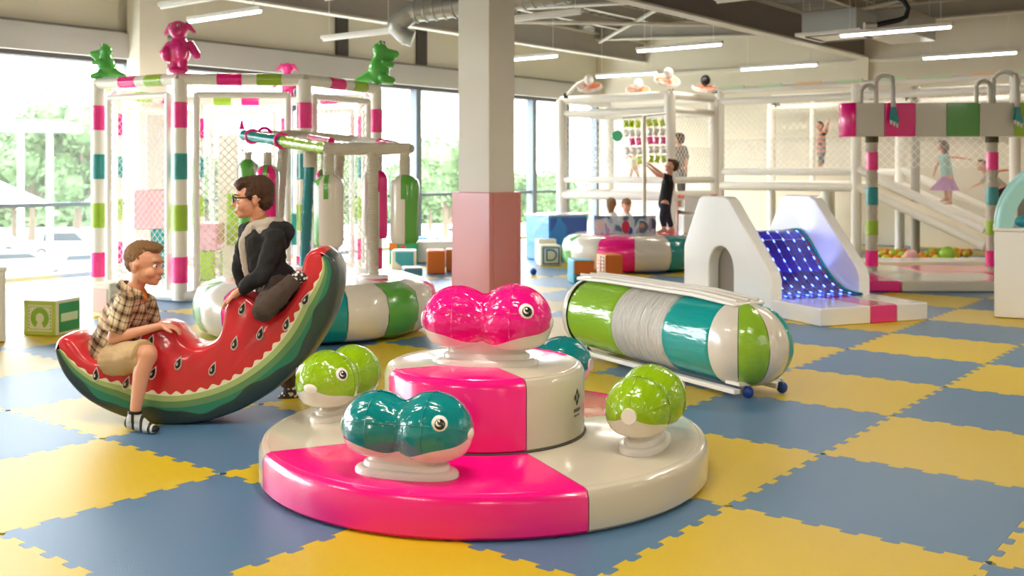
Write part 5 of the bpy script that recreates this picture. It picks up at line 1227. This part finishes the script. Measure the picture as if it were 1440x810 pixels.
MB().lathe([(0, zb), (.17, zb), (.18, zb+.012), (.18, zt-.012), (.17, zt), (0, zt)], 16, 0, pi/2, 1.5*pi, M=Matrix.Translation((x0, 0, 0)) @ Matrix.Scale(.82, 4, (1, 0, 0))).build('beam_end', PINK, gt, smooth=40)
PT = .127
for u in (1226, 1395):
    x = gl(u, 0).x; o = wrap_tube([(x, 0, PT), (x, 0, zb)], .07, WR, gt, 'post', seed=u)
    MB().tube([(x, 0, zb-.07), (x, 0, zb)], .078, 12).build('post_collar', mat('dark_olive', '4E4420', .6), o)
    for v0, v1, m in ((214, 239, PINK), (263, 288, TEAL), (310, 330, LIME), (352, 374, PINK)):
        MB().tube([(x, 0, zat(v1, GY_)), (x, 0, zat(v0, GY_))], .0755, 18).build('colour_band', m, o)
for u0, u1, v, big in ((1211, 1232, 120, 0), (1232, 1247, 107, 1), (1373, 1392, 113, 0), (1397, 1418, 102, 1)):
    a, b = gl(u0, 0).x, gl(u1, 0).x; zz = zat(v, GY_); c = (a+b)/2; r = (b-a)/2; zc_ = zz-r
    pts = [(a, .0, zt-.02), (a, 0, zc_)]+[(c-r*cos(t_), -.0-.06*big*t_, zc_+r*sin(t_)) for t_ in [pi*i/12 for i in range(1, 12)]]+[(b, -.2*big, zc_)]
    if big: pts += [(b+.0, -.23, zt-.08)]
    else: pts += [(b, 0, zt-.02)]
    mb = MB(); P_ = smooth_path([Vector(p) for p in pts], 5); mb.tube(P_, [.026+.004*(i % 2) for i in range(len(P_))], 10); o = mb.build('arched_hose', mat('hose_grey', 'C9C5BC', .4), gt)
    if big:
        for k in range(3):
            dx = (k-1)*.035
            n_ = MB().tube([(b+dx*.3, -.235, zt-.06), (b+dx, -.25, zt-.22-.02*k)], [.022, .028], 10).build('nozzle', TEAL, o); MB().tube([(b+dx, -.25, zt-.22-.02*k), (b+dx*1.1, -.25, zt-.27-.02*k)], [.018, .008], 8).build('nozzle_tip', WPAINT, n_)
# raised pads
for i, (u0, u1, vf, vb, m, l) in enumerate(((1222, 1268, 412, 396, vinyl('pink_pad', 'F01E8C', .03), 'bright pink floor pad in front of the left gate post'), (1269, 1440, 412, 396, CREAM, 'long cream floor pad at the front of the gate'),)):
    Y = 11.75; x0, x1 = (u0-720)*Y/FPX, (u1-720)*Y/FPX
    t = thing('floor_pad', l, 'floor pad', x0, Y, 0, 0, 'raised pads under the gate'); MB().box(((x1-x0)/2, .48, PT/2), (x1-x0-.004, .95, PT-.002)).build('cover', m, t, .02)
for x0, x1, m, l in ((4.0, 5.0, CREAM, 'cream floor pad behind the bright pink one'), (5.01, 6.5, vinyl('coral_pad', 'EE7C90', .03), 'coral pink floor pad between the gate posts')):
    t = thing('floor_pad', l, 'floor pad', x0, 12.71, 0, 0, 'raised pads under the gate'); MB().box(((x1-x0)/2, .5, PT/2), (x1-x0-.004, 1.0, PT-.002)).build('cover', m, t, .02)
t = thing('floor_pad', 'long white floor pad beside the ball pit', 'floor pad', 4.9, 14.35, 0, .06, 'raised pads under the gate'); MB().box((1.1, .3, .06), (2.6, .6, .118)).build('cover', WHITE, t, .02)
# balls
BC = [mat('yellow_ball', 'F0D020', .35), mat('orange_ball', 'F08A1E', .35), mat('lime_ball', 'C8DC30', .35)]
bl = [(1240, 355), (1247, 352), (1255, 354), (1252, 360), (1245, 361), (1262, 352), (1268, 356), (1273, 360), (1262, 361), (1288, 359), (1296, 357), (1304, 355), (1312, 357), (1320, 352), (1327, 357), (1338, 355), (1345, 357), (1352, 353), (1359, 355), (1363, 352), (1310, 352), (1300, 361), (1316, 361), (1344, 350), (1229, 366), (1236, 364), (1272, 352), (1282, 362)]
ORD = ['first', 'second', 'third', 'fourth', 'fifth', 'sixth', 'seventh', 'eighth', 'ninth', 'tenth', 'eleventh', 'last']
ball_lab = {}
for c_ in range(3):
    ks = sorted([k for k in range(len(bl)) if (k*7+k//3) % 3 == c_], key=lambda k: bl[k][0])
    for i_, k in enumerate(ks): ball_lab[k] = ORD[i_]
for k, (u, v) in enumerate(bl):
    Y = (CH-.045)*FPX/(v-HOR+3); Y = max(15.1, Y); s_ = BC[(k*7+k//3) % 3]; nm_ = ('yellow', 'orange', 'lime')[(k*7+k//3) % 3]
    if k in (24, 25): Y = 14.0
    ball('pit_ball', 'small %s ball under the net ramp, %s of its colour from the left' % (nm_, ball_lab[k]), u, v, Y, .055, s_, '%s balls of the ball pit' % nm_, .055)
ball('large_ball', 'pale pink ball, largest at the left of the heap of small balls', 1281, 351, 15.5, .10, mat('pink_ball', 'E8A8A8', .35), None, .10)
ball('large_ball', 'lime green ball, largest of all under the net ramp', 1332, 348, 15.7, .115, mat('green_ball', '9CC840', .35), None, .115)
# ================================================================ DOME CABINET
dc = thing('dome_machine', 'white cabinet with glass dome and pale teal arched rims, cut by the right edge', 'game machine', 4.48, 9.72, 0, radians(-24.8))
MB().box((.65, .45, .405), (1.3, .9, .80)).build('cabinet', WPAINT, dc, .012); MB().box((.65, .45, .82), (1.32, .92, .03)).build('rim', WPAINT, dc, .008)
TR_ = mat('pale_teal_paint', '9CCFC8', .3, coat=.4)
for y, r in ((.03, .62), (.14, .655), (.87, .655)): MB().tube(arc((.66, y, .835), r-.01, pi, 0, 24), .035 if r < .64 else .02, 10).build('dome_rim', TR_, dc)
ab = MB(); nn_ = 28
for i in range(nn_+1):
    a = pi*i/nn_
    for rr_ in (.50, .60):
        ab.v += [(.66+rr_*cos(a), -.01, .835+rr_*sin(a)), (.66+rr_*cos(a), .05, .835+rr_*sin(a))]
for i in range(nn_): ab.f += [(i*4+p_, i*4+q_, i*4+4+q_, i*4+4+p_) for p_, q_ in ((0, 1), (1, 3), (3, 2), (2, 0))]; ab.m += [0]*4
ab.build('arch_band', TR_, dc, smooth=30)
MB().tube([(.24, .02, 1.16), (1.08, .02, 1.16)], .02, 8).build('cross_rim', TR_, dc)
g = MB(); n = 24; Rr = .63
for i in range(n+1): a = pi*i/n; g.v += [(.66+Rr*cos(a), .05, .835+Rr*sin(a)), (.66+Rr*cos(a), .86, .835+Rr*sin(a))]
g.f = [(2*i, 2*i+1, 2*i+3, 2*i+2) for i in range(n)]; g.m = [0]*n; g.build('dome_glass', film('dome_glass', 'E8F4F4', .14, .03), dc, smooth=60)
lk('filling', blob([('e', (.45, .4, .88), (.28, .3, .09)), ('e', (.85, .45, .9), (.3, .3, .13)), ('e', (.65, .5, .95), (.25, .25, .14))], .02, 2, .02, 8), mat('teal_filling', '22AAB0', .6), dc); 
MB().box((.66, .84, 1.0), (.9, .02, .34)).build('back_print', mat('brown_backboard', '8A7E70', .6), dc)

# ================================================================ PLAY STRUCTURES (room axes)
PST = mat('white_tube_foam', 'ECE8DE', .5, bump=.2, bscale=12); SHEER = film('sheer_sheet', 'F4F2EC', .20, .5); WRN = mat('white_wrap_net', 'EFECE4', .6, bump=.8, bscale=30)
def wt(path, r, m, parent, name, n=12): return MB().tube(path, r, n).build(name, m, parent)
L0 = 9.81; L1 = 11.2; ya = 5.87; yb = onx(790, L0)[0]; DZ = .98; TZ = 2.50
pl_ = thing('netted_play_deck', 'white netted play deck on posts at the far left, behind the pyramid board', 'play structure', 0, 0, 0, 0, None, True)
wy = lambda x, y, z: Vector((x, y, z))
for (x, y) in ((L0, ya), (L0, yb), (L1, ya), (L1, yb)):
    wt([(x, y, 0), (x, y, TZ)], .085, PST, pl_, 'post')
for z, r in ((TZ, .06), (TZ-.22, .05), (DZ, .07), (DZ+.24, .05)):
    for a, b in (((L0, ya), (L0, yb)), ((L0, ya), (L1, ya)), ((L1, ya), (L1, yb)), ((L0, yb), (L1, yb))):
        if z == DZ+.24 and a == (L0, yb): continue
        wt([(*a, z), (*b, z)], r, WRN if z == DZ+.24 else PST, pl_, 'rail')
MB().box(((L0+L1)/2, (ya+yb)/2, DZ-.02), (L1-L0, yb-ya, .06)).build('deck', PST, pl_)
for a, b in (((L0, ya), (L0, yb)), ((L0, ya), (L1, ya))):
    nm = MB(); net_panel((*a, 0), (*b, 0), DZ+.27, TZ-.25, .07, .007, nm); nm.build('net', NETM, pl_, smooth=0)['kind'] = 'stuff'
for a, b in (((L0, ya), (L0, yb)), ((L0, ya), (L1, ya))):
    q = MB(); q.add([(*a, DZ+.25), (*b, DZ+.25), (*b, DZ+.75), (*a, DZ+.75)], [(0, 1, 2, 3)]); q.build('sheer_screen', SHEER, pl_, smooth=0)
# small platform under: pale pink skirt panels
MB().box(((L0+L1)/2+.1, ya+.03, .5), (L1-L0-.3, .03, .86)).build('skirt_panel', mat('dusty_pink_panel', 'D9B0A6', .6), pl_)
MB().box((L1-.1, ya-.05, .87), (.28, .06, .24)).build('pink_pad', PINK, pl_, .02)
# white slide chute end
t = thing('white_chute', 'white plastic slide chute end right of the child in black', 'slide', 0, 0, 0, 0, None, False)
t.location = cw((990-720)*15.6/FPX, 15.6); t.rotation_euler[2] = YAW
ch = MB(); 
for i in range(9):
    s_ = i/8; x = -.35+.75*s_; z = .82-.35*s_**1.5
    ch.v += [(x, -.32, z+.18), (x, -.30, z), (x, .30, z), (x, .32, z+.18), (x, .36, z+.18), (x, .34, z-.05), (x, -.34, z-.05), (x, -.36, z+.18)]
ch.f = [(i*8+j, i*8+(j+1) % 8, (i+1)*8+(j+1) % 8, (i+1)*8+j) for i in range(8) for j in range(8)]+[tuple(range(8)), tuple(range(64, 72))[::-1]]; ch.m = [0]*len(ch.f)
ch.build('chute', WPL, t, smooth=50); MB().box((-.1, 0, .36), (.5, .5, .72)).build('chute_base', WPL, t, .03); MB().tube([(-.35, -.3, .98), (-.35, .3, .98)], .025, 8).build('chute_bar', mat('red_bar', 'D0402C', .4), t)
# trampoline deck and ramp along the far wall
X0 = 12.5; X1 = 14.6; T2 = 2.74; yA = onx(1012, X0)[0]; yB = onx(1204, X0)[0]; yC = onx(1385, X0)[0]; yD = onx(1470, X0)[0]; D2 = zat(262, onx(1100, X0)[1])
tr = thing('trampoline_frame', 'long netted deck along the far wall with a ramp down to the ball pit', 'play structure', 0, 0, 0, 0, None, True)
for y in (yA, yB, yD-.6):
    for x in (X0, X1): wt([(x, y, 0), (x, y, T2)], .08, PST, tr, 'post')
wt([(X0-.0, yD+.4, .1), (X0, yD+.4, T2)], .075, PST, tr, 'post')
YE = yD-3
for x in (X0, X1):
    wt([(x, yA, T2), (x, YE, T2)], .05, PST, tr, 'rail'); wt([(x, yA, T2-.19), (x, YE, T2-.19)], .06, WRN, tr, 'wrapped_rail')
    wt([(x, yA, D2), (x, yB, D2)], .075, PST, tr, 'rail'); wt([(x, yA, D2+.24), (x, yB, D2+.24)], .06, WRN, tr, 'wrapped_rail')
for k in range(12):
    y0 = yA-(yA-YE)*k/12; MB().box((X0-.03, y0-.26, T2+.05), (.03, .42, .05)).build('top_slat', mat(('mint_slat', 'C9E0B8') [0], 'C9E0B8', .5) if k % 4 != 2 else mat('peach_slat', 'EFC9A0', .5), tr)
MB().box(((X0+X1)/2, (yA+yB)/2, D2), (X1-X0, yA-yB, .06)).build('deck', mat('deck_mat', 'D8CFB8', .7), tr)
for y in ((yA*.66+yB*.34), (yA*.33+yB*.67)):
    wt([(X1, y, D2), (X1, y, T2)], .05, PST, tr, 'inner_post')
for yy in (yA*.6+yB*.4,): wt([(X1+.35, yy, 0), (X1+.35, yy, D2)], .13, PST, tr, 'under_post')
wt([((X0+X1)/2, onx(1283, 13.4)[0], 0), ((X0+X1)/2, onx(1283, 13.4)[0], T2)], .07, mat('grey_tube', 'A8A296', .6), tr, 'inner_post')
r0 = D2+.02; r1 = zat(346, onx(1385, X0)[1])
for x in (X0, X1):
    wt([(x, yB, r0), (x, yC, r1)], .075, PST, tr, 'ramp_rail'); wt([(x, yB, r0+.28), (x, yC, r1+.24)], .07, WRN, tr, 'ramp_rail')
MB().add([(X0, yB, r0), (X1, yB, r0), (X1, yC, r1), (X0, yC, r1), (X0, yB, r0-.06), (X1, yB, r0-.06), (X1, yC, r1-.06), (X0, yC, r1-.06)], [(0, 1, 2, 3), (7, 6, 5, 4), (0, 3, 7, 4), (1, 5, 6, 2), (0, 4, 5, 1), (3, 2, 6, 7)]).build('ramp_deck', mat('ramp_mat', 'E2DAC4', .6), tr, smooth=0)
nm = MB(); net_panel((X0, yA, 0), (X0, yB, 0), D2+.28, T2-.2, .08, .006, nm); net_panel((X0, yB, 0), (X0, YE, 0), D2+.3, T2-.2, .09, .006, nm); nm.build('net', NETM, tr, smooth=0)['kind'] = 'stuff'
q = MB(); q.add([(X0, yA, D2+.25), (X0, yB, D2+.25), (X0, yB, D2+.8), (X0, yA, D2+.8)], [(0, 1, 2, 3)]); q.add([(X0, yB, r0+.25), (X0, yC, r1+.22), (X0, yC, r0+1.0), (X0, yB, r0+1.0)], [(0, 1, 2, 3)]); q.build('sheer_screen', SHEER, tr, smooth=0)
for u, v in ((1092, 146), (1276, 136)): 
    y, Y = onx(u, X1-.3); s = MB()
    for k in range(5): a = k*2*pi/5; s.tube([(X1-.3, y, zat(v, Y)), (X1-.3, y+.09*cos(a), zat(v, Y)+.07*sin(a))], [.03, .012], 6)
    s.build('knotted_clip', DARK, tr)
# fans on brackets above the left frame
FO = mat('fan_orange', 'F0845A', .4, coat=.3); FWH = mat('fan_white', 'F0EDE6', .35, coat=.3)
def fan(u, v, Y, label, tilt, yawf, base, dark=False):
    p = px(u, v, Y); t = thing('wall_fan', label, 'fan', p.x, p.y, p.z, yawf, 'fans along the top of the play frame')
    R_x = Matrix.Rotation(tilt, 4, 'X'); gd = MB()
    for r, z in ((.19, 0), (.19, .035), (.13, .06), (.07, .07)): gd.tube([tuple(R_x @ Vector((r*cos(a), r*sin(a), -z))) for a in [2*pi*i/24 for i in range(24)]], .006, 5, closed=True)
    for i in range(16):
        a = 2*pi*i/16; gd.tube([tuple(R_x @ Vector(q_)) for q_ in ((.02*cos(a), .02*sin(a), -.075), (.13*cos(a), .13*sin(a), -.06), (.19*cos(a), .19*sin(a), -.02), (.19*cos(a), .19*sin(a), .01))], .003, 4)
    gd.build('fan_guard', FWH, t)
    b = MB()
    for i in range(5):
        a = 2*pi*i/5; pts = [(.03, -.02, -.02), (.165, -.065, -.03), (.18, .02, -.015), (.15, .07, .0), (.03, .02, 0)]
        M = R_x @ Matrix.Rotation(a, 4, 'Z'); k = len(b.v)
        b.add([M @ Vector(q_) for q_ in pts]+[M @ (Vector(q_)+Vector((0, 0, .006))) for q_ in pts], [(4, 3, 2, 1, 0), (5, 6, 7, 8, 9)]+[(i_, (i_+1) % 5, (i_+1) % 5+5, i_+5) for i_ in range(5)])
    b.build('fan_blades', FO, t); M = R_x
    MB().ball(M @ Vector((0, 0, .1)), (.075, .075, .085), 14, 10).build('motor', BLACK if dark else FWH, t)
    bs = Vector(base); MB().tube([M @ Vector((0, 0, .12)), (M @ Vector((0, 0, .12))+bs)/2+Vector((0, 0, .05)), bs], .028, 10).build('fan_arm', FWH, t); MB().box(tuple(bs), (.06, .06, .08)).build('clamp', BLACK, t)
fan(829, 121, 16.4, 'white and orange fan at the left end of the play frame top', radians(22), radians(-20), (-.40, .05, -.14))
fan(897, 126, 16.3, 'orange fan lowest in the row, mostly hidden by the frame top', radians(30), 0, (-.05, .15, -.1))
fan(938, 112, 15.7, 'white and orange fan above the corner post of the play frame', radians(30), radians(15), (.08, .05, -.18))
fan(991, 122, 16.0, 'fan with a black motor, rightmost of the row', radians(18), radians(10), (.18, .05, -.05), True)
# green disc hanging in the net
p = px(868, 191, 16.0); t = MB().tube([(0, 0, 0), (0, .06, 0)], .085, 20).build('green_disc', mat('mint_plastic', '5FD6A0', .4), bevel=.01); t.location = cw(p.x, p.y, p.z); t.rotation_euler = (0, 0, YAW); tag(t, 'round mint green disc hanging in the net left of the pyramid board', 'toy')
# ================================================================ more children (inside the frames)
def fig(label, d, k, cloth, z_of=None, **kw):
    Y = d['pelvis'][2]; O = Vector(((d['pelvis'][0]-720)*Y/FPX, Y, kw.pop('z0'))); J = J_from(O, d); kid(label, O, J, k, cloth, **kw)
fig('child in orange and navy striped top with raised arms on the trampoline deck', dict(head=(1152.5, 178, 17.9), neck=(1155, 188, 17.9), pelvis=(1155, 212, 17.9), shL=(1154, 190, 18.0), shR=(1157, 190, 17.8), elL=(1160, 184, 18.0), elR=(1163, 184, 17.8), wrL=(1164, 173, 18.0), wrR=(1165, 172, 17.8),
    hpL=(1155, 214, 17.95), hpR=(1155, 214, 17.85), knL=(1154, 224, 17.95), knR=(1156, 224, 17.85), anL=(1153, 231, 18.0), anR=(1156, 231, 17.85)), .72, stripes('orange_navy_knit', ['E2743C', '2F3350', 'E2743C', '8C7A80'], .16), z0=1.12, face=(-.6, -.6, .3), bottom=mat('grey_trousers', '5A5C60', .9), sleeves=.9)
AQ = mat('aqua_dress', '9CCBC8', .7); TU = mat('lilac_tulle', 'B77CB8', .8)
fig('girl in aqua top and lilac tulle skirt running up the net ramp', dict(head=(1325, 206, 16.9), neck=(1327, 218, 16.9), pelvis=(1332, 246, 16.9), shL=(1322, 221, 16.95), shR=(1333, 220, 16.8), elL=(1317, 233, 17), elR=(1348, 221, 16.7), wrL=(1314, 242, 17.0), wrR=(1359, 223, 16.6),
    hpL=(1330, 249, 16.95), hpR=(1334, 249, 16.85), knL=(1330, 264, 16.95), knR=(1336, 264, 16.85), anL=(1331, 279, 17.0), anR=(1336, 283, 16.9)), .86, AQ, z0=.75, face=(-.6, .9, 0), skirt=TU, hair_long=True, hairm=HAIRB, sleeves=.2)
fig('boy in grey top leaning forward on the net ramp beside the right gate post', dict(head=(1381, 233, 16.7), neck=(1387, 245, 16.7), pelvis=(1407, 262, 16.7), shL=(1388, 248, 16.8), shR=(1392, 248, 16.6), elL=(1378, 258, 16.8), elR=(1404, 240, 16.5), wrL=(1366, 263, 16.8), wrR=(1416, 239, 16.5),
    hpL=(1408, 264, 16.75), hpR=(1408, 264, 16.65), knL=(1400, 280, 16.75), knR=(1414, 278, 16.65), anL=(1402, 298, 16.8), anR=(1424, 294, 16.7)), .84, mat('grey_top', 'B9B2A8', .9), z0=.6, face=(-1, -.2, .1), bottom=BLK, sleeves=.8)
GCH = mat('checked_top', '6A625C', .9)
fig('person in grey top seen through the net behind the play frame corner', dict(head=(953, 197, 16.9), neck=(955, 206, 16.9), pelvis=(958, 236, 16.9), shL=(951, 209, 17.0), shR=(962, 209, 16.8), elL=(950, 224, 17.0), elR=(966, 224, 16.8), wrL=(952, 236, 17.0), wrR=(964, 238, 16.8),
    hpL=(956, 238, 16.95), hpR=(960, 238, 16.85), knL=(956, 256, 16.95), knR=(960, 256, 16.85), anL=(956, 270, 17), anR=(960, 270, 16.9)), .95, GCH, z0=.98, face=(-.8, .5, 0), bottom=mat('grey_skirt', '55504C', .9), sleeves=.9)
fig('toddler in pale yellow clothes stepping along the netted deck', dict(head=(892, 213, 16.6), neck=(892, 221, 16.6), pelvis=(891, 234, 16.6), shL=(889, 223, 16.7), shR=(894, 223, 16.5), elL=(885, 219, 16.7), elR=(897, 229, 16.5), wrL=(882, 221, 16.7), wrR=(899, 234, 16.5),
    hpL=(889, 236, 16.65), hpR=(893, 236, 16.55), knL=(887, 245, 16.65), knR=(896, 243, 16.55), anL=(883, 253, 16.7), anR=(898, 252, 16.6)), .55, mat('pale_yellow', 'E8E6B8', .9), z0=.99, face=(.7, -.5, 0), hairm=HAIRF)
# daylight
for x in (-5.5, 0, 5.5, 11.5): pass
